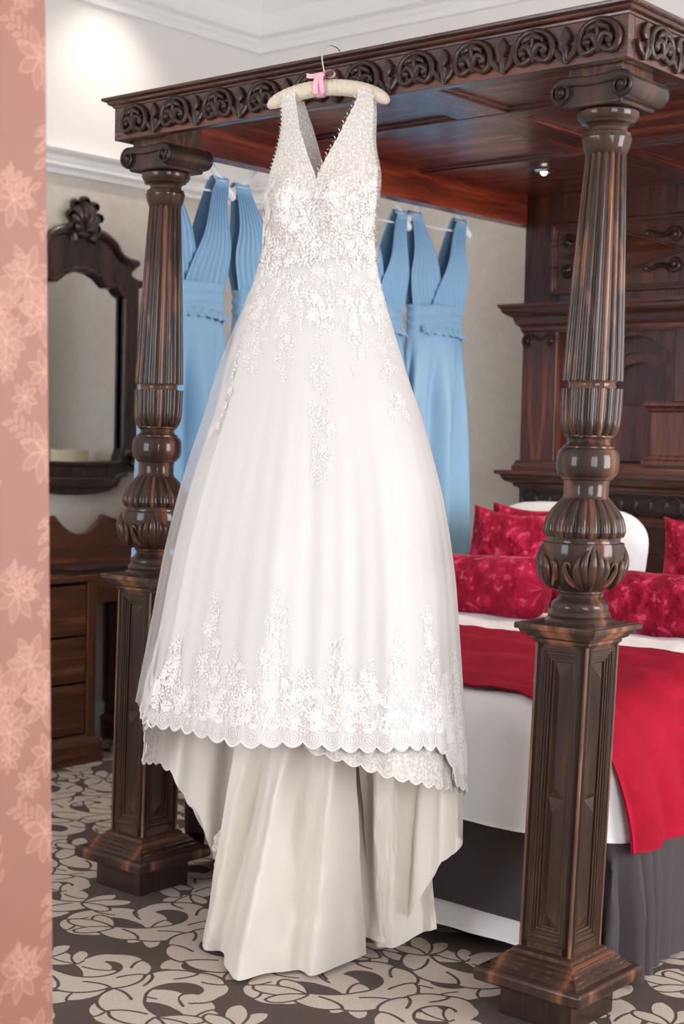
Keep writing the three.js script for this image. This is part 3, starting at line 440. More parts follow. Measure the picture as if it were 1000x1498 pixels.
// how cloth lies over the bed: across the top, round the edge and straight down; s, t are lengths of cloth
function lay(s, t, off, flare = 0.03) {
  const ex = Math.max(0, Math.abs(s) - X0), ez = Math.max(0, t - Z0), d = Math.max(ex, ez), h = Math.hypot(ex, ez) || 1, ux = ex / h * Math.sign(s), uz = ez / h, q = RR * Math.PI / 2;
  let out, drop; if (d < q) { out = RR * Math.sin(d / RR); drop = RR * (1 - Math.cos(d / RR)); } else { out = RR + flare * (d - q); drop = RR + (d - q); }
  const nx = ux * Math.min(1, d / q), nz = uz * Math.min(1, d / q), ny = Math.max(0, 1 - d / q), x = BX + clamp(s, -X0, X0) + ux * out + nx * off, z = Math.min(t, Z0) + uz * out + nz * off;
  return [x, topY(Math.min(t, Z0)) - drop + ny * off, z, d, ux, uz];
}
const divan = thing('divan_base', 'dark upholstered divan base hidden under the grey bed valance', 'bed base', undefined);
mesh('base', box(-0.74, 0.77, 0.05, 0.36, -1.96, -0.3, 0.02), M.grey, divan); for (const [x, z] of [[-0.62, -0.42], [0.65, -0.42], [-0.62, -1.85], [0.65, -1.85]]) mesh('leg', T(new THREE.CylinderGeometry(0.03, 0.025, 0.055, 16), x, 0.0275, z), M.dark, divan);
tag(mesh('mattress', box(-0.755, 0.785, 0.36, 0.7, -1.96, -0.25, 0.05), M.sheet), 'thick white mattress under the duvet on the divan', 'mattress');
const NN = (x, y, z) => fbm(x, y, z, 3);
{
  const dm = 0.405, g = sheet(150, 150, (u, v) => {
    const s = mix(-X0 - dm, X0 + dm, u), t = mix(ZK, Z0 + dm, v), w = Math.abs(s) > X0 || t > Z0 ? 1 : 0;
    let [x, y, z, d, ux, uz] = lay(s, t, 0);
    const f = smooth(0.1, 0.4, d), wr = 0.022 * NN(x * 4 + 3, z * 4 + y * 2, 1) + 0.006 * NN(x * 14, z * 12 + y * 7, 3), hang = 0.016 * (Math.abs(ux) * Math.sin(z * 9 + 2 * NN(z * 2, 1, 6)) + Math.abs(uz) * Math.sin(x * 8 + 2 * NN(x * 2, 2, 6))) * f;
    y += (1 - f) * wr + f * 0.03 * NN(x * 3, z * 3, 9); x += ux * (hang + wr * f); z += uz * (hang * 0.7 + wr * f); return [x, y, z];
  }, 0.012);
  tag(mesh('duvet', g, M.sheet), 'plump white duvet hanging over the foot and sides of the bed', 'duvet');
}
{
  const dm = 0.42, g = sheet(170, 60, (u, v) => {
    const s = mix(-X0 - 0.3, X0 + dm, u), near = -0.27 + 0.02 * Math.sin(s * 3 + 1) + 0.13 * smooth(0.35, 0.85, s), t = mix(-0.86, near, v); let [x, y, z, d, ux, uz] = lay(s, t, 0.026, 0.04);
    const f = smooth(0.1, 0.4, d), fold = 0.028 * Math.sin(z * 24 + 1.2 * f + x * 2) * f;
    y += (1 - f) * (0.012 * NN(x * 4 + 3, z * 4 + y * 2, 1) + 0.006 * NN(x * 14, z * 12, 3) + 0.005 * Math.sin(z * 34 + x * 3) * smooth(0.3, -0.4, NN(x * 2, z * 5, 2))); x += ux * (Math.abs(fold) + 0.006 * f); z += uz * Math.abs(fold) - 0.05 * f * (1 - v) ; return [x, y, z];
  }, 0.006);
  tag(mesh('bed_runner', g, M.runner), 'deep crimson velvet runner draped across the white duvet', 'bed runner');
}
{ // valance: flat along the foot, gathered where it turns the corner and along the side
  const x0 = -0.8, x1 = 0.805, zf = -0.205, zk = -1.95, per = [[x0, zk], [x0, zf], [x1, zf], [x1, zk]], len = [zf - zk, x1 - x0, zf - zk], tot = len[0] + len[1] + len[2];
  const at = (l) => { let i = 0; while (i < 2 && l > len[i]) l -= len[i++]; const t = l / len[i], [a, b] = [per[i], per[i + 1]]; return [mix(a[0], b[0], t), mix(a[1], b[1], t), [-1, 0, 1][i], [0, 1, 0][i], l, i]; };
  const g = sheet(420, 14, (u, v) => {
    const l = u * tot; let [x, z, nx, nz] = at(l); const c = Math.abs(l - len[0] - len[1]), cl = Math.abs(l - len[0]);
    const gather = Math.exp(-Math.pow((c - 0.03) / 0.13, 2)) * (l > len[0] + len[1] ? 0 : 1) + 0.25 * Math.exp(-Math.pow(cl / 0.1, 2)), side = l > len[0] + len[1] ? 1 : 0, g3 = side * Math.exp(-Math.pow((c - 0.1) / 0.16, 2)), foot = !side && l > len[0] ? 1 : 0, y = mix(0.5, (foot ? mix(0.13, 0.02, smooth(0.25, 0.05, c)) : 0.02), v);
    const o = v * (0.055 * gather * Math.sin(l * 68) + Math.min(1, v * 1.6) / Math.max(v, 0.05) * g3 * (0.026 + 0.03 * Math.sin(l * 88 + v * 1.2)) + 0.012 * side * Math.sin(l * 17 + 1) + 0.004 * Math.sin(l * 13)) + 0.02 * v * gather;
    const r = smooth(0.1, 0, c) * 0.04; return [x + nx * (o - r), y, z + nz * (o - r) * 1];
  }, 0.004);
  tag(mesh('bed_valance', g, M.grey), 'charcoal grey bed valance with gathered folds at the corner', 'valance');
  const g2 = sheet(90, 8, (u, v) => [mix(-0.72, 0.68, u), mix(0.18, 0.052 + 0.006 * NN(u * 9, 0, 1), v), -0.24 + 0.012 * v + 0.006 * NN(u * 14, v * 2, 5)], 0.012);
  tag(mesh('base_sheet', g2, M.sheet), 'white cotton strip showing below the grey valance at the bed foot', 'sheet');
}
function cushionGeo(w, h, t, seed, ear = 0.1, seg = 44, round = 0) {
  const f = (sg) => sheet(seg, seg, (u, v) => {
    let a = 2 * u - 1, b = 2 * v - 1; if (sg < 0) a = -a;
    const e = Math.pow(Math.max(0, 1 - a * a), 0.55) * Math.pow(Math.max(0, 1 - b * b), 0.55), wr = 1 + 0.18 * NN(a * 2.2 + seed, b * 2.2, seed);
    return [a * w / 2 * (1 - ear * (1 - b * b)) * Math.sqrt(1 - round * b * b * b * b), b * h / 2 * (1 - ear * (1 - a * a)) * Math.sqrt(1 - round * a * a * a * a), sg * t / 2 * e * wr + 0.01 * NN(a * 3, b * 3, seed + 4)];
  });
  const g = mergeVertices(mergeGeometries([plain(f(1)), plain(f(-1))].map((q) => { q.deleteAttribute('normal'); return q; })), 1e-5); g.computeVertexNormals(); return g;
}
function cushion(name, geo, mat, pos, rot, label, cat, group) { const m = mesh(name, geo, mat); m.position.set(...pos); m.rotation.set(...rot); return tag(m, label, cat, group); }
{
  const pil = cushionGeo(0.62, 0.42, 0.2, 3, 0.02, 44, 0.3), pil2 = cushionGeo(0.6, 0.44, 0.21, 8, 0.0, 44, 0.35), sq = cushionGeo(0.43, 0.42, 0.18, 5, 0.15), sq2 = cushionGeo(0.43, 0.42, 0.17, 15, 0.15);
  cushion('pillow', pil, M.pillow, [-0.44, 1.0, -1.86], [-0.28, 0, 0.02], 'white pillow standing behind the red cushions beside the blue dresses', 'pillow', 'white bed pillows');
  cushion('pillow', pil2, M.pillow, [-0.24, 0.98, -1.7], [-0.3, -0.05, -0.03], 'white pillow showing to the right of the near bed post', 'pillow', 'white bed pillows');
  cushion('pillow', pil, M.pillow, [0.4, 0.99, -1.84], [-0.28, 0.03, 0], 'white pillow mostly hidden behind the red cushion at the right edge', 'pillow', 'white bed pillows');
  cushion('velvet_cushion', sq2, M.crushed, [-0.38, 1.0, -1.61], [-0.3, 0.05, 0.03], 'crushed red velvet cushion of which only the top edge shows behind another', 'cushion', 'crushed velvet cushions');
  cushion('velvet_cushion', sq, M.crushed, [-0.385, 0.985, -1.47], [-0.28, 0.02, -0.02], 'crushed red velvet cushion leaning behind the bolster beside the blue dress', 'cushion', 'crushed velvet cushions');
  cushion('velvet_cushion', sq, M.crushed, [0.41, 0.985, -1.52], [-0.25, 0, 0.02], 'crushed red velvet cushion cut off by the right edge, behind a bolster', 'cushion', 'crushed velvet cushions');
  const bol = (seed) => { // a soft cylinder lying along x with gathered flat ends
    const r = 0.112, L = 0.5, prof = []; for (let i = 0; i <= 30; i++) { const t = i / 30; prof.push(t); }
    return sheet(48, 46, (u, v) => { const a = u * Math.PI * 2, e = 0.16, k = Math.min(v, 1 - v) / e, rr = k < 1 ? r * Math.sqrt(Math.max(0, 1 - Math.pow(1 - k, 3.2))) : r, w = 1 + 0.05 * NN(v * 5, Math.sin(a) * 1.5 + seed, Math.cos(a) * 1.5) , x = (v - 0.5) * L * (k < 1 ? 1 : 1); return [x, Math.cos(a) * rr * w, Math.sin(a) * rr * w]; });
  };
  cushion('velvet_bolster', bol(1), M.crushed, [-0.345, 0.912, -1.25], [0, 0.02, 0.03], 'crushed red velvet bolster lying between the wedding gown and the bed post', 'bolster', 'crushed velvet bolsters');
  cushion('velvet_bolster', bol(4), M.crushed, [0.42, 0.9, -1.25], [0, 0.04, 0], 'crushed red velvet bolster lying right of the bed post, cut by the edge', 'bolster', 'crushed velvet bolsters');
}

// ---------- canopy spotlight ----------
{
  const t = thing('ceiling_spotlight', 'small chrome spotlight set into the canopy ceiling above the bed', 'spotlight', undefined, [-0.28, 2.43, -1.46]);
  mesh('bezel', lathe([[0.02, 0], [0.036, 0], [0.038, -0.004], [0.03, -0.01], [0.024, -0.012], [0.02, -0.006]], 32), M.chrome, t);
  mesh('bulb', new THREE.SphereGeometry(0.013, 16, 12).translate(0, -0.01, 0), glow(0xffe6c0, 6), t);
  const l = new THREE.SpotLight(0xffe2b8, 3, 4, 0.9, 0.6, 2); l.position.set(-0.28, 2.43 - 0.035, -1.46); l.target.position.set(-0.28, 0, -1.46); l.castShadow = true; scene.add(l, l.target);
}
{ // recessed lamp in the room's ceiling that washes the left wall
  const t = thing('recessed_downlight', 'round white recessed downlight in the ceiling near the left wall', 'downlight', undefined, [-2.25, H, -1.38]);
  mesh('bezel', lathe([[0.05, 0], [0.075, 0], [0.075, -0.006], [0.055, -0.012], [0.05, -0.004]], 32), M.trim, t);
  mesh('bulb', new THREE.SphereGeometry(0.03, 16, 12).translate(0, -0.016, 0), glow(0xfff0dc, 5), t);
  const l = new THREE.SpotLight(0xfff4ea, 3.2, 6, 0.8, 1, 2); l.position.set(-2.25, H - 0.06, -1.38); l.target.position.set(-2.5, 2.2, -1.36); l.castShadow = true; l.shadow.radius = 2; scene.add(l, l.target);
}

// ---------- wedding gown ----------
// local frame: x to the gown's right as seen, y up from the floor, z towards the viewer; hung from the canopy's front edge
const gown = thing('wedding_gown', 'ivory lace wedding gown with a full tulle skirt hanging from the canopy', 'wedding gown', undefined, [0.135, 0, 0.225], 22 * D2R);
{
  const LT = table([[0.4, -0.53], [0.657, -0.504], [0.747, -0.487], [0.843, -0.469], [0.939, -0.45], [1.035, -0.433], [1.13, -0.415], [1.225, -0.392], [1.319, -0.367], [1.432, -0.329], [1.507, -0.3], [1.581, -0.281], [1.673, -0.255], [1.728, -0.236], [1.801, -0.206], [1.873, -0.184], [1.909, -0.169], [1.963, -0.164], [2.054, -0.162], [2.122, -0.156], [2.143, -0.147], [2.232, -0.124], [2.321, -0.115]]);
  const RT = table([[0.375, 0.42], [0.546, 0.418], [0.635, 0.415], [0.724, 0.407], [0.812, 0.4], [0.901, 0.392], [0.989, 0.384], [1.077, 0.376], [1.165, 0.363], [1.235, 0.35], [1.305, 0.336], [1.376, 0.315], [1.446, 0.295], [1.516, 0.272], [1.586, 0.244], [1.657, 0.22], [1.727, 0.196], [1.798, 0.172], [1.869, 0.152], [1.904, 0.144], [1.957, 0.139], [2.046, 0.14], [2.133, 0.149], [2.178, 0.134], [2.222, 0.127], [2.31, 0.134]]);
  const soft = (f, y) => (f(y - 0.03) + f(y) * 2 + f(y + 0.03)) / 4;
  const DF = table([[0, 0.3], [0.7, 0.255], [1.1, 0.2], [1.5, 0.135], [1.75, 0.09], [1.88, 0.075], [1.95, 0.08], [2.05, 0.092], [2.14, 0.07], [2.22, 0.045], [2.35, 0.03]]);
  const DB = table([[0, 0.17], [0.7, 0.14], [1.1, 0.11], [1.5, 0.08], [1.9, 0.04], [2.2, 0.03]]);
  const pitchFold = (th, y) => { const a = smooth(1.75, 0.7, y); return a * (0.011 * Math.cos(th * 7 + 0.6) + 0.005 * Math.cos(th * 15 + 1 + 2 * NN(th * 2, y, 2)) + 0.008 * Math.cos(th * 4 + 2)) + 0.0022 * a * Math.sin(th * 41 + y * 3); };
  const surf = (th, y, off = 0) => { // outer cloth of bodice and skirt
    const l = soft(LT, y), r = soft(RT, y), hw = (r - l) / 2, xc = (r + l) / 2, c = Math.cos(th), s = Math.sin(th), f = pitchFold(th, y) + off, bust = c > 0 ? 0.03 * smooth(1.93, 2.03, y) * smooth(2.16, 2.06, y) * Math.exp(-Math.pow((Math.abs(s) - 0.48) / 0.26, 2)) : 0;
    const D = c > 0 ? DF(y) : DB(y); return [xc + s * (hw + f * 0.5 * Math.abs(s)), y, c * D + bust + (c > 0 ? 1 : -1) * f * Math.pow(Math.abs(c), 0.4)];
  };
  const P3 = (th, y, off) => new THREE.Vector3(...surf(th, y, off));
  const SC = 56;                                                                    // scallops round the hem
  const hemBase = (th) => { const d = th / D2R; return table([[-180, 0.03], [-146, 0.24], [-138, 0.36], [-125, 0.49], [-108, 0.535], [-96, 0.66], [-86, 0.7], [-40, 0.682], [0, 0.672], [40, 0.676], [66, 0.676], [74, 0.64], [82, 0.56], [92, 0.545], [105, 0.52], [118, 0.5], [135, 0.4], [150, 0.25], [180, 0.03]])(d); };
  const hem = (th) => hemBase(th) - 0.015 * Math.abs(Math.sin(th * SC / 2)) + 0.004 * Math.sin(th * 9);
  // skirt
  const TA = -140 * D2R, TB = 128 * D2R;
  mesh('skirt', sheet(340, 90, (u, v) => { const th = mix(TA, TB, u); return surf(th, mix(1.9, hem(th), Math.pow(v, 0.9)), -0.012 * smooth(1.8, 1.5, mix(1.93, hem(th), v)) * smooth(0.6, 0.9, -Math.sin(th))); }), M.gown, gown);
  mesh('tulle_layer', sheet(260, 70, (u, v) => { const th = mix(-112 * D2R, -46 * D2R, u); return surf(th, mix(1.82, hemBase(th) + 0.02, v), -0.006 + 0.014 * smooth(-46 * D2R, -56 * D2R, th) + 0.022 * smooth(1.8, 1.55, mix(1.82, 0.69, v)) * smooth(0.75, 1, -Math.sin(th))); }), M.tulle, gown);
  // the bodice, cut to a deep V; its straps run up over the hanger
  const vl = table([[2.1, 0.006], [2.118, 0.001], [2.151, -0.017], [2.195, -0.038], [2.242, -0.058], [2.33, -0.078]]), vr = table([[2.1, 0.006], [2.131, 0.015], [2.179, 0.035], [2.247, 0.064], [2.308, 0.091], [2.33, 0.095]]);
  const topW = (y) => smooth(2.24, 2.345, y);
  const bod = (left) => sheet(40, 70, (u, v) => {
    const y = mix(1.9, 2.325, v), a = left ? soft(LT, y) : vr(y), b = left ? vl(y) : soft(RT, y), x = mix(a, b, u), l = soft(LT, y), r = soft(RT, y), s = clamp((x - (l + r) / 2) / ((r - l) / 2), -1, 1), th = Math.asin(s * 0.999), p = surf(th, Math.min(y, 2.325), 0.003);
    return [x, y, mix(p[2], 0.026, topW(y)) + 0.001 * NN(x * 40, y * 40, 1)];
  });
  mesh('bodice', [bod(true), bod(false)], M.bodice, gown);
  const back = (left) => sheet(20, 40, (u, v) => { const y = mix(1.9, 2.325, v), a = left ? soft(LT, y) + 0.004 : table([[2.0, 0.01], [2.33, 0.085]])(y), b = left ? table([[1.95, 0], [2.05, 0], [2.176, -0.024], [2.253, -0.049], [2.33, -0.072]])(y) : soft(RT, y) - 0.004, x = mix(a, b, u); return [x, y, mix(-0.045, -0.024, topW(y))]; });
  mesh('sheer_back', [back(true), back(false)], M.illusion, gown);
  for (const [a, b] of [[-0.115, -0.077], [0.093, 0.134]]) mesh('strap_fold', sheet(10, 14, (u, v) => { const t = v * Math.PI; return [mix(a, b, u), 2.325 + 0.022 * Math.sin(t), 0.026 * Math.cos(t)]; }), M.bodice, gown);
  mesh('hem_cord', tube(Array.from({ length: 600 }, (_, i) => { const th = mix(-122 * D2R, 120 * D2R, i / 599), p = surf(th, hem(th), 0.001); return p; }), 0.0028, 1400, 5), M.lace, gown);
  // lining: inside of the back, falling lower than the lace
  mesh('lining', sheet(160, 50, (u, v) => { const th = mix(88 * D2R, 272 * D2R, u), d = th / D2R, h = table([[88, 0.42], [100, 0.375], [118, 0.33], [135, 0.2], [150, 0.06], [205, 0.05], [214, 0.24], [221, 0.36], [236, 0.48], [250, 0.53], [272, 0.66]])(d), y = mix(1.2, h, v), p = surf(th > Math.PI ? th - 2 * Math.PI : th, y, -0.02); return [p[0], y, p[2] + 0.012 * Math.sin(th * 22) * v]; }), M.satin, gown);
  for (const [t0, t1, hf] of [[12, 90, table([[12, 0.66], [30, 0.625], [60, 0.575], [90, 0.535]])], [-112, -56, table([[-112, 0.525], [-98, 0.53], [-88, 0.56], [-74, 0.635], [-56, 0.67]])]]) {
    const sf = (th, y) => surf(th, y, -0.03), hh = (th) => hf(th / D2R) - 0.012 * Math.abs(Math.sin(th * SC / 2));
    mesh('lace_underlayer', sheet(120, 12, (u, v) => { const th = mix(t0, t1, u) * D2R; return sf(th, mix(0.78, hh(th), v)); }), M.bodice, gown);
    mesh('hem_cord', tube(Array.from({ length: 160 }, (_, i) => { const th = mix(t0, t1, i / 159) * D2R; return sf(th, hh(th)); }), 0.0024, 400, 5), M.lace, gown);
  }
  // satin train: two panels that fall from under the lace and sweep onto the carpet
  const trainPanel = (tl, tr, bl, bm, br, seed, n) => sheet(90, 70, (u, v) => {
    const e = [mix(tl[0], tr[0], u), mix(tl[1], tr[1], u), mix(tl[2], tr[2], u)], k = 2 * u - 1, bt = [0, 1, 2].map((i) => (1 - u) * (1 - u) * bl[i] + 2 * u * (1 - u) * bm[i] + u * u * br[i]);
    const w = Math.pow(v, 1.15), f = smooth(0, 0.5, v) * (0.042 * Math.sin(u * n * 6.28 + seed + 0.8 * v) + 0.011 * Math.sin(u * n * 15 + seed * 2 + v * 3) + 0.02 * NN(u * 5 + seed + v * 2, v * 3, seed) + 0.008 * NN(u * 14 - v * 6, v * 9, seed + 3));
    return [mix(e[0], bt[0], w), mix(e[1], bt[1], v), mix(e[2], bt[2], w) + f];
  });
  mesh('train_panel', trainPanel([-0.15, 0.82, 0.1], [0.13, 0.82, 0.07], [-0.335, 0.02, -0.09], [-0.12, 0.004, 0.33], [0.115, 0.012, -0.15], 1, 2.3), M.satin, gown, { label: 'front satin panel of the train sweeping onto the carpet' });
  mesh('train_panel', trainPanel([0.118, 0.82, 0.03], [0.29, 0.82, 0.02], [0.11, 0.03, -0.17], [0.2, 0.05, -0.14], [0.3, 0.09, -0.19], 4, 1.1), M.satin, gown, { label: 'narrower satin panel behind the slit of the train' });
  mesh('train_lace', sheet(10, 40, (u, v) => { const y = mix(0.42, 0.24, v); return [mix(-0.2 - 0.085 * smooth(0, 0.5, v), -0.19, u) - 0.006 * Math.abs(Math.sin(v * 22)) * (1 - u), y + 0.03 * u, -0.02 + 0.008 * Math.sin(v * 12)]; }), M.bodice, gown);

  // lace: embroidered flowers, leaves, scrolls and scallop rings, all lying on the cloth
  const LP = []; const lr = seeded(99);
  const put = (th, y, a, b, off) => { const q = surf(th + 0.02, y), q0 = surf(th - 0.02, y), R = Math.max(0.06, Math.hypot(q[0] - q0[0], q[2] - q0[2]) / 0.04); return P3(th + a / R, y + b, mix(0.0045, 0.0015, smooth(1.9, 1.87, y)) + off); };
  const tri = (a, b, c) => LP.push(a.x, a.y, a.z, b.x, b.y, b.z, c.x, c.y, c.z);
  const petal = (th, y, ang, l, w, r0 = 0) => { const c = Math.cos(ang), s = Math.sin(ang), at = (m, n, o) => put(th, y, m * c - n * s, m * s + n * c, o), A = at(r0, 0, 0.0006), B = at(r0 + l * 0.55, w, 0.0004), C = at(r0 + l, 0, 0.0006), D = at(r0 + l * 0.55, -w, 0.0004), E = at(r0 + l * 0.55, 0, 0.0014); tri(A, E, B); tri(B, E, C); tri(C, E, D); tri(D, E, A); };
  const flower = (th, y, r, n = 5) => { const a0 = lr() * 6.28; for (let i = 0; i < n; i++) petal(th, y, a0 + i * 6.283 / n, r, r * 0.33, r * 0.12); };
  const strip = (th, y, pts, w) => { for (let i = 0; i < pts.length - 1; i++) { const [a, b] = pts[i], [c, d] = pts[i + 1], L = Math.hypot(c - a, d - b) || 1, nx = -(d - b) / L * w, ny = (c - a) / L * w, A = put(th, y, a + nx, b + ny, 0.0005), B = put(th, y, a - nx, b - ny, 0.0005), C = put(th, y, c - nx, d - ny, 0.0005), D = put(th, y, c + nx, d + ny, 0.0005), E = put(th, y, a, b, 0.0011), F = put(th, y, c, d, 0.0011); tri(A, E, F); tri(A, F, D); tri(E, B, C); tri(E, C, F); } };
  const curl = (th, y, r, dir, a0) => strip(th, y, Array.from({ length: 13 }, (_, i) => { const t = i / 12, a = a0 + dir * t * 5.2, q = r * (1 - 0.75 * t); return [Math.cos(a) * q, Math.sin(a) * q]; }), 0.0013);
  const ringAt = (th, y, rx, ry) => strip(th, y, Array.from({ length: 15 }, (_, i) => { const a = i / 14 * 6.283; return [Math.cos(a) * rx, Math.sin(a) * ry]; }), 0.0009);
  const spray = (th, y, ang, l) => { for (let i = 0; i < 5; i++) { const t = i / 5; petal(th, y + Math.sin(ang) * l * t, ang + (i % 2 ? 0.7 : -0.7), l * 0.32, l * 0.09); } };
  const bit = (th, y, s = 1) => { const k = lr(); if (k < 0.4) flower(th, y, 0.013 * s * (0.7 + 0.6 * lr())); else if (k < 0.75) spray(th, y, lr() * 6.28, 0.036 * s); else curl(th, y, 0.013 * s, lr() < 0.5 ? 1 : -1, lr() * 6.28); };
  const sc = 2 * Math.PI / SC;
  for (let k = -22; k <= 21; k++) { const th = (k + 0.5) * sc, hb = hemBase(th); if (Math.abs(th) > 2.05) continue; ringAt(th, hb + 0.012, 0.019, 0.02); ringAt(th, hb + 0.012, 0.012, 0.013); flower(th, hb + 0.01, 0.008); ringAt(th, hb + 0.055, 0.01, 0.016); for (let i = -2; i <= 2; i++) petal(th, hb + 0.03, Math.PI / 2 + i * 0.5, 0.018, 0.004); }
  const sprig = [[-80, 0.07], [-60, 0.1], [-42, 0.14], [-25, 0.27], [-12, 0.13], [1, 0.32], [12, 0.1], [23, 0.19], [35, 0.12], [47, 0.19], [62, 0.27], [72, 0.12], [83, 0.26]];
  for (let k = 0; k < 1300; k++) { const d = mix(-104, 100, lr()), th = d * D2R, hb = hemBase(th); let top = 0.055; for (const [c, hgt] of sprig) top = Math.max(top, 0.04 + hgt * Math.exp(-Math.pow((d - c) / 5, 2))); bit(th, hb + 0.045 + Math.pow(lr(), 1.25) * top, 0.9); }
  for (const [c, hgt] of sprig) for (let i = 0; i < 14; i++) bit((c + 1.5 * Math.sin(i * 1.3 + c) + (lr() - 0.5) * 7 * (1 - i / 16)) * D2R, hemBase(c * D2R) + 0.06 + hgt * (0.3 + 0.8 * i / 14), 0.85);
  for (let k = 0; k < 950; k++) { const y = mix(1.72, 2.1, Math.pow(lr(), 0.85)), th = mix(-88, 88, lr()) * D2R; { const q = surf(th, y); if (y > 2.06 && q[0] > vl(y) - 0.012 && q[0] < vr(y) + 0.012) continue; } bit(th, y, 0.8); }
  for (const [d, y0, y1, n, sp] of [[13, 1.34, 1.8, 100, 8], [-10, 1.56, 1.78, 34, 9], [-56, 1.42, 1.78, 60, 12], [-34, 1.6, 1.8, 40, 11], [62, 1.48, 1.8, 56, 14], [38, 1.6, 1.8, 34, 11]]) for (let k = 0; k < n; k++) { const t = Math.pow(lr(), 1.3); bit((d + (lr() - 0.5) * 2 * sp * (1 - 0.5 * t)) * D2R, mix(y1, y0, t), 0.8); }
  const lg = new THREE.BufferGeometry(); lg.setAttribute('position', new THREE.Float32BufferAttribute(LP, 3)); lg.computeVertexNormals();
  mesh('lace_applique', lg, M.lace, gown, { kind: 'stuff' });
  // embroidered edge of the straps and neckline
  const EP = []; const edge = (pts) => { for (const [x, y, z, a] of pts) for (let i = 0; i < 4; i++) { const t = a + (i - 1.5) * 0.8, l = 0.008 + 0.004 * lr(); EP.push(x, y, z, x + Math.cos(t) * l - Math.sin(t) * 0.002, y + Math.sin(t) * l, z + 0.002, x + Math.cos(t) * l + Math.sin(t) * 0.002, y + Math.sin(t) * l * 0.8, z + 0.001); } };
  const bz = (x, y) => { const l = soft(LT, y), r = soft(RT, y), s = clamp((x - (l + r) / 2) / ((r - l) / 2), -1, 1); return mix(surf(Math.asin(s * 0.999), y, 0.004)[2], 0.027, topW(y)); };
  const E = []; for (let i = 0; i < 22; i++) { const y = 2.09 + i * 0.0105; E.push([soft(LT, y) + 0.002, y, bz(soft(LT, y), y), Math.PI], [soft(RT, y) - 0.002, y, bz(soft(RT, y), y), 0]); if (i % 2) E.push([vr(y), y, bz(vr(y), y), Math.PI]); }
  edge(E); const eg = new THREE.BufferGeometry(); eg.setAttribute('position', new THREE.Float32BufferAttribute(EP, 3)); eg.computeVertexNormals(); mesh('lace_edging', eg, M.lace, gown, { kind: 'stuff' });
}
{ // padded hanger with its bow
  const t = thing('padded_hanger', 'padded ivory satin hanger with a pink ribbon bow holding the wedding gown', 'hanger', undefined, [0.135, 0, 0.225], 22 * D2R);
  mesh('padding', taperTube([[-0.164, 2.308, 0], [-0.14, 2.322, 0], [-0.078, 2.343, 0], [0, 2.352, 0], [0.08, 2.344, 0], [0.145, 2.323, 0], [0.172, 2.306, 0]], (q) => 0.021 * Math.pow(Math.max(0, 1 - Math.pow(Math.abs(2 * q - 1), 7)), 0.5) + 0.0005 * Math.sin(q * 160), 110, 18), M.hanger, t);
  mesh('hook', tube([[-0.003, 2.36, 0], [-0.006, 2.39, 0], [-0.012, 2.415, 0], [-0.016, 2.44, -0.006], [-0.014, 2.462, -0.022], [-0.005, 2.472, -0.04], [0.006, 2.47, -0.058], [0.011, 2.463, -0.07]], 0.0022, 50, 8), M.chrome, t);
  const loop = (s) => sheet(24, 4, (u, v) => { const a = u * Math.PI * 2; return [-0.006 + s * (0.016 - 0.016 * Math.cos(a)), 2.384 + 0.012 * Math.sin(a) * (0.4 + 0.6 * Math.sin(u * Math.PI)) , 0.012 + (v - 0.5) * 0.016]; });
  mesh('ribbon_bow', [sheet(20, 3, (u, v) => { const a = u * Math.PI * 2; return [-0.014 + (v - 0.5) * 0.022, 2.352 + 0.025 * Math.cos(a), 0.025 * Math.sin(a)]; }), loop(1), sheet(14, 3, (u, v) => [-0.01 - 0.042 * u, 2.384 - 0.004 * Math.sin(u * 3) + (v - 0.5) * 0.012, 0.014 + 0.003 * Math.sin(u * 5)], 0), sheet(14, 3, (u, v) => [-0.016 - 0.006 * u + (v - 0.5) * 0.014, 2.382 - 0.05 * u, 0.022 + 0.01 * Math.sin(u * 3)]), sheet(14, 3, (u, v) => [-0.006 + 0.004 * u + (v - 0.5) * 0.012, 2.382 - 0.048 * u, 0.024 + 0.008 * Math.sin(u * 3)]), new THREE.SphereGeometry(0.006, 10, 8).translate(-0.006, 2.384, 0.013)], M.ribbon, t);
}

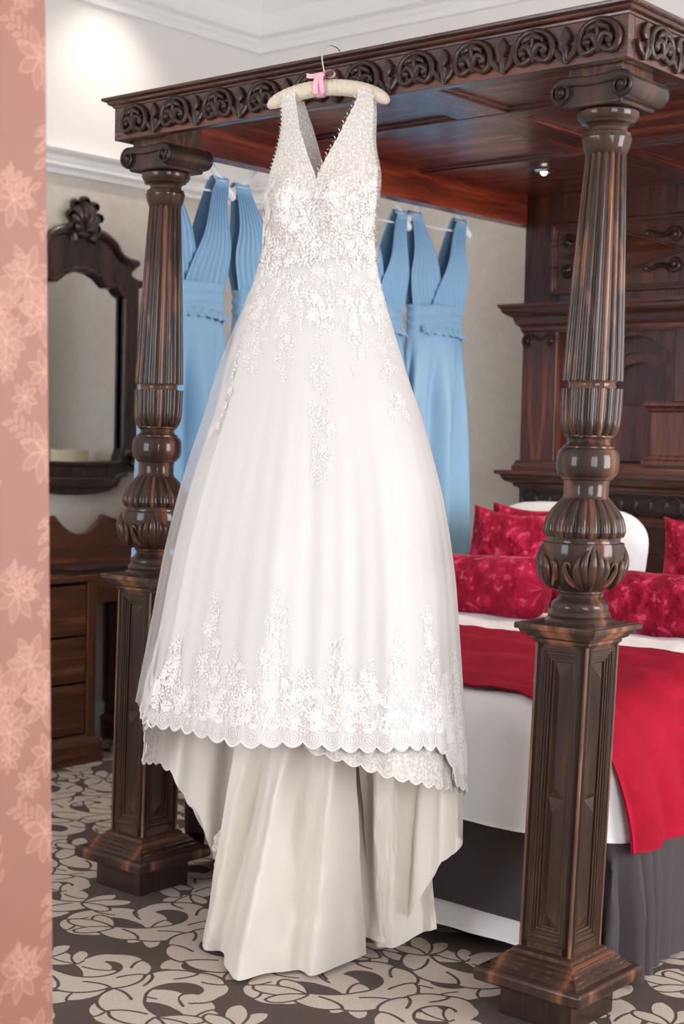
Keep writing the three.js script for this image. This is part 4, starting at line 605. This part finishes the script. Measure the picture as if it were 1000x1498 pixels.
// ---------- blue dresses on white hangers (local: x along the bed's side, z towards the bed) ----------
function buildBlue() {
  const d = thing('bridesmaid_dress', '', 'dress', 'blue bridesmaid dresses hanging along the canopy side');
  const half = (s) => sheet(40, 40, (u, v) => { // one side of the wrapped bodice: strap at the top, running across the body
    const o = 0.165 - 0.014 * Math.sin(Math.PI * Math.min(1, v / 0.6)) - 0.016 * smooth(0.65, 1, v), inn = mix(0.102, -0.05, v), x = mix(o, inn, u), y = mix(0.0, -0.37, v) - 0.004 * Math.sin(u * 3);
    const pl = 0.0045 * Math.sin(u * 44 + v * 2) * smooth(0, 0.1, v); const body = 0.02 * Math.sin(Math.PI * smooth(0.0, 0.9, v)) * Math.cos(clamp(x / 0.19, -1, 1) * 1.45);
    return [s * x, y, 0.016 + body + pl + (s > 0 ? 0.006 * (1 - v * 0) : 0) * smooth(0.2, 0.6, v)];
  });
  mesh('wrap_bodice', [half(1), half(-1)], M.blue, d);
  mesh('bodice_lining', [1, -1].map((s) => sheet(14, 24, (u, v) => [s * mix(0.165 - 0.014 * Math.sin(Math.PI * Math.min(1, v / 0.6)) - 0.016 * smooth(0.65, 1, v), mix(0.092, -0.02, v), u), mix(0, -0.37, v), mix(-0.016, -0.035, Math.sin(v * 3.1))])), M.blue, d);
  mesh('shoulder_fold', [1, -1].map((s) => sheet(10, 10, (u, v) => [s * mix(0.165, 0.1, u), 0.014 * Math.sin(v * Math.PI), 0.016 * Math.cos(v * Math.PI) + 0.002 * Math.sin(u * 30)])), M.blue, d);
  const band = sheet(64, 14, (u, v) => { const a = (u - 0.5) * Math.PI * 2, y = mix(-0.355, -0.455, v) + 0.006 * Math.sin(a * 3 + 1) * v, b = 0.003 * Math.sin(v * 18 + Math.sin(a * 2)); return [Math.sin(a) * (0.155 + b), y, Math.cos(a) * (0.058 + b) + 0.003 * Math.sin(a * 9)]; });
  mesh('waistband', band, M.blue, d);
  mesh('sash_frill', [sheet(60, 5, (u, v) => { const x = mix(-0.12, 0.15, u), y = -0.44 - 0.03 * Math.max(0, u - 0.45) - 0.03 * v; return [x, y + 0.004 * Math.sin(u * 40), 0.062 * Math.sqrt(Math.max(0.02, 1 - Math.pow(x / 0.17, 2))) + 0.012 * v + 0.006 * Math.sin(u * 46) * v]; })], M.blue, d);
  mesh('skirt', sheet(200, 60, (u, v) => { const a = (u - 0.5) * Math.PI * 2, y = mix(-0.44, -1.44, v), w = mix(0.15, 0.2, Math.pow(v, 0.7)), dz = mix(0.055, 0.075, v), f = smooth(0, 0.35, v) * (0.022 * Math.sin(a * 6 + 1.5 * Math.sin(v * 2)) + 0.008 * Math.sin(a * 13 + 2) + 0.006 * NN(u * 9, v * 3, 4)); return [Math.sin(a) * (w + f), y, Math.cos(a) * (dz + f * 1.4)]; }), M.blue, d);
  return d;
}
function buildHanger() {
  const h = thing('white_hanger', '', 'hanger', 'white hangers of the blue dresses');
  const arm = (s) => taperTube([[0, 0.118, 0], [s * 0.05, 0.088, 0], [s * 0.125, 0.012, 0], [s * 0.175, -0.03, 0], [s * 0.2, -0.055, 0.002]], (t) => mix(0.01, 0.016, t) * (t > 0.97 ? 0.6 : 1), 30, 10);
  mesh('arm', arm(1), M.white, h); mesh('arm', arm(-1), M.white, h);
  mesh('bar', tube([[-0.185, -0.038, 0], [0, -0.04, 0], [0.185, -0.038, 0]], 0.0042, 20, 8), M.white, h);
  mesh('hook', tube([[0, 0.11, 0], [0, 0.14, 0], [0, 0.17, 0.004], [0, 0.178, 0.02], [0, 0.182, 0.05], [0, 0.175, 0.075], [0, 0.165, 0.085]], 0.0026, 30, 8), M.chrome, h);
  return h;
}
{
  const d0 = buildBlue(), h0 = buildHanger(), X = -0.912;
  const W = [[-0.295, 2.3, 'pale blue bridesmaid dress beside the left foot post', 'white plastic hanger of the dress nearest the left foot post', 90], [-0.68, 2.295, 'pale blue bridesmaid dress mostly hidden by the gown, on its left side', 'white plastic hanger just left of the gown with a half hidden dress', 82], [-1.29, 2.315, 'pale blue bridesmaid dress half hidden by the right side of the gown', 'white plastic hanger partly hidden by the right side of the gown', 92], [-1.66, 2.325, 'pale blue bridesmaid dress hanging nearest the headboard', 'white plastic hanger nearest the headboard', 84]];
  W.forEach(([z, y, ld, lh, a], i) => {
    if (!i) { for (const [o, l] of [[d0, ld], [h0, lh]]) { o.position.set(X, y, z); o.rotation.y = a * D2R; o.userData.label = l; } } else { copyThing(d0, ld, [X, y, z], a * D2R); copyThing(h0, lh, [X, y, z], a * D2R); }
  });
}

// ---------- mirror on the left wall (local: x to the right along the wall, z into the room) ----------
{
  const t = thing('wall_mirror', 'wall mirror in a dark carved arched frame with a shell crest', 'mirror', undefined, [XL, 0, -1.237], Math.PI / 2);
  const halfO = [[0, 2.335], [0.06, 2.335], [0.113, 2.33], [0.16, 2.318], [0.19, 2.302], [0.215, 2.28], [0.235, 2.252], [0.262, 2.246], [0.345, 2.243], [0.335, 2.205], [0.312, 2.19], [0.305, 2.172], [0.34, 2.158], [0.382, 2.152], [0.378, 2.125], [0.352, 2.11], [0.348, 1.46], [0.37, 1.44], [0.384, 1.41], [0.366, 1.375], [0.37, 1.32], [0.385, 1.28], [0.36, 1.25], [0.3, 1.245], [0.26, 1.215], [0.235, 1.18], [0.19, 1.158], [0.1, 1.146], [0, 1.143]];
  const halfI = [[0, 2.16], [0.05, 2.155], [0.1, 2.135], [0.145, 2.1], [0.195, 2.098], [0.22, 2.072], [0.25, 2.058], [0.25, 1.36], [0.235, 1.32], [0.23, 1.302], [0, 1.296]];
  const full = (h) => [...h.map(([x, y]) => [x, y]), ...h.slice(1, -1).reverse().map(([x, y]) => [-x, y])];
  const inset = (h, k) => h.map(([x, y]) => [x * (1 + k / 0.3), y + (y > 1.75 ? k : -k)]);
  const o = full(halfO).reverse(), i0 = full(halfI);
  mesh('frame', [extrude(o, 0.035, 0.008, [i0]), extrude(full(inset(halfI, 0.022)).reverse(), 0.05, 0.007, [full(halfI)])], M.frame, t, { grain: 'y' });
  for (const s of [-1, 1]) mesh('arch_moulding', taperTube([[s * 0.05, 2.3, 0.045], [s * 0.06, 2.325, 0.045], [s * 0.085, 2.34, 0.045], [s * 0.13, 2.334, 0.045], [s * 0.19, 2.3, 0.045], [s * 0.225, 2.258, 0.045], [s * 0.27, 2.236, 0.045], [s * 0.34, 2.23, 0.04]], (q) => 0.024 - 0.006 * q, 50, 10), M.frame, t, { grain: 'y' });
  for (const s of [-1, 1]) mesh('corner_scroll', [taperTube([[s * 0.25, 1.29, 0.04], [s * 0.27, 1.33, 0.045], [s * 0.3, 1.34, 0.048], [s * 0.33, 1.31, 0.048], [s * 0.31, 1.28, 0.048]], (q) => 0.016, 30, 8), taperTube([[s * 0.36, 1.38, 0.03], [s * 0.385, 1.34, 0.035], [s * 0.38, 1.3, 0.035]], (q) => 0.014, 16, 8), taperTube([[s * 0.19, 1.19, 0.04], [s * 0.23, 1.23, 0.045], [s * 0.28, 1.24, 0.045]], () => 0.012, 16, 8)], M.frame, t, { grain: 'y' });
  mesh('apron_panel', extrude([[-0.16, 1.175], [0.16, 1.175], [0.2, 1.2], [0.17, 1.225], [-0.17, 1.225], [-0.2, 1.2]], 0.012, 0.006).translate(0, 0, 0.042), M.frame, t, { grain: 'x' });
  const lobes = []; for (let k = -3; k <= 3; k++) { const a = k * 0.44, r = 0.135 - 0.011 * k * k * 0.7; lobes.push(taperTube([[0.012 * k * 0.5, 2.335, 0.04], [Math.sin(a) * r * 0.55, 2.345 + Math.cos(a) * r * 0.5, 0.06], [Math.sin(a) * r, 2.345 + Math.cos(a) * r, 0.05], [Math.sin(a) * r * 1.02, 2.34 + Math.cos(a) * r * 0.97, 0.075]], (q) => 0.009 + 0.018 * Math.sin(Math.PI * Math.min(1, q * 0.75 + 0.05)), 20, 10)); }
  mesh('shell_crest', [...lobes, T(new THREE.SphereGeometry(0.03, 16, 12).scale(1.6, 0.7, 0.8), 0, 2.33, 0.045)], M.frame, t, { grain: 'y' });
  mesh('mirror_glass', extrude(full(inset(halfI, 0.006)).reverse(), 0.004, 0).translate(0, 0, 0.018), M.mirror, t);
}
// ---------- writing desk under the mirror ----------
{
  const t = thing('writing_desk', 'mahogany writing desk with drawers and a scooped back board below the mirror', 'desk', undefined);
  const q = (n, g, gr = 'y', p = t) => mesh(n, g, M.desk, p, { grain: gr });
  const xf = -2.25, xb = -2.612;
  q('desk_top', box(xb, xf + 0.02, 0.79, 0.818, -1.75, -0.3, 0.006), 'z');
  for (const [z0, z1] of [[-1.05, -0.45], [-1.72, -1.42]]) {
    q('carcass', [box(xb, xf, 0.1, 0.79, z0, z0 + 0.02, 0.002), box(xb, xf, 0.1, 0.79, z1 - 0.02, z1, 0.002), box(xb, xb + 0.02, 0.1, 0.79, z0, z1, 0), box(xb, xf, 0.1, 0.125, z0, z1, 0), box(xf - 0.014, xf + 0.004, 0.1, 0.79, z0, z0 + 0.05, 0.004), box(xf - 0.014, xf + 0.004, 0.1, 0.79, z1 - 0.05, z1, 0.004)]);
    q('base_plinth', [box(xb, xf + 0.03, 0, 0.09, z0 - 0.025, z1 + 0.025, 0.006), runRound([[0.022, 0.088], [0.016, 0.1], [0.006, 0.108], [0, 0.116]], xb, xf, z0, z1)], 'z');
    for (const [a, b] of [[0.13, 0.345], [0.355, 0.55], [0.56, 0.775]]) { const d = q('drawer', box(xf - 0.02, xf, a, b, z0 + 0.055, z1 - 0.055, 0.004), 'z'); mesh('knob', T(new THREE.SphereGeometry(0.014, 14, 10), xf + 0.012, (a + b) / 2, (z0 + z1) / 2), M.dark, d); }
  }
  q('apron', box(xf - 0.03, xf - 0.012, 0.69, 0.79, -1.42, -1.05, 0.003), 'z');
  const back = [[-0.72, 0], [-0.72, 0.15], [-0.63, 0.19], [-0.5, 0.25], [-0.44, 0.235], [-0.39, 0.2], [-0.34, 0.175], [-0.28, 0.16], [-0.22, 0.17], [-0.17, 0.2], [-0.13, 0.235], [0, 0.245], [0.13, 0.235]].map(([a, b]) => [a, b]);
  const gb = (g) => { g.moveTo(1.75, 0); g.lineTo(1.75, 0.14); g.lineTo(1.6, 0.165); g.lineTo(1.37, 0.236); g.bezierCurveTo(1.34, 0.19, 1.3, 0.15, 1.235, 0.15); g.bezierCurveTo(1.17, 0.15, 1.12, 0.2, 1.09, 0.236); g.lineTo(0.96, 0.236); g.bezierCurveTo(0.93, 0.2, 0.88, 0.15, 0.815, 0.15); g.bezierCurveTo(0.75, 0.15, 0.71, 0.19, 0.68, 0.236); g.lineTo(0.45, 0.165); g.lineTo(0.3, 0.14); g.lineTo(0.3, 0); };
  q('back_board', extrude(gb, 0.02, 0.003, [], 12).rotateY(Math.PI / 2).translate(xb + 0.004, 0.817, 0), 'z');
  const f = thing('leather_folder', 'dark maroon leather folder lying on the writing desk', 'folder', undefined, [-2.43, 0.819, -1.13], 0.06);
  const lm = new THREE.MeshPhysicalMaterial({ color: 0x3a1a18, roughness: 0.5, bumpMap: wallBump, bumpScale: 0.0006 });
  mesh('cover', [box(-0.12, 0.14, 0, 0.005, -0.2, 0.2, 0.002), box(-0.12, 0.14, 0.017, 0.022, -0.2, 0.2, 0.002), box(-0.124, -0.118, 0.001, 0.021, -0.2, 0.2, 0.002)], lm, f);
  mesh('pages', box(-0.117, 0.132, 0.005, 0.017, -0.193, 0.193, 0), M.dark, f);
}
// ---------- bedside table and lamp behind the dresses: the mirror shows the lamp's shade ----------
{
  const t = thing('bedside_table', 'small mahogany bedside table in the corner behind the blue dresses', 'bedside table', undefined, [-1.44, 0, -2.17]);
  mesh('table_top', box(-0.2, 0.2, 0.66, 0.69, -0.2, 0.2, 0.006), M.desk, t, { grain: 'x' }); mesh('body', box(-0.18, 0.18, 0.12, 0.66, -0.18, 0.18, 0.004), M.desk, t, { grain: 'x' });
  const d = mesh('drawer', box(-0.16, 0.16, 0.48, 0.63, 0.175, 0.19, 0.003), M.desk, t, { grain: 'x' }); mesh('knob', T(new THREE.SphereGeometry(0.012, 12, 8), 0, 0.555, 0.2), M.chrome, d);
  for (const x of [-0.15, 0.15]) for (const z of [-0.15, 0.15]) mesh('leg', T(new THREE.CylinderGeometry(0.02, 0.015, 0.13, 12), x, 0.065, z), M.desk, t, { grain: 'y' });
  const l = thing('table_lamp', 'bedside lamp with a cream drum shade seen in the mirror', 'table lamp', undefined, [-1.44, 0.69, -2.17]);
  mesh('lamp_base', lathe([[0, 0], [0.07, 0], [0.07, 0.015], [0.03, 0.03], [0.022, 0.06], [0.05, 0.14], [0.055, 0.2], [0.035, 0.28], [0.014, 0.33], [0.012, 0.42], [0, 0.42]], 32), M.white, l);
  mesh('lamp_shade', lathe([[0.115, 0.4], [0.105, 0.64], [0.102, 0.64], [0.112, 0.4]], 40), cloth(0xe9dcc0), l);
}
scene.traverse((o) => { if (o.isMesh) { o.castShadow = o.receiveShadow = true; } });
renderer.render(scene, camera);
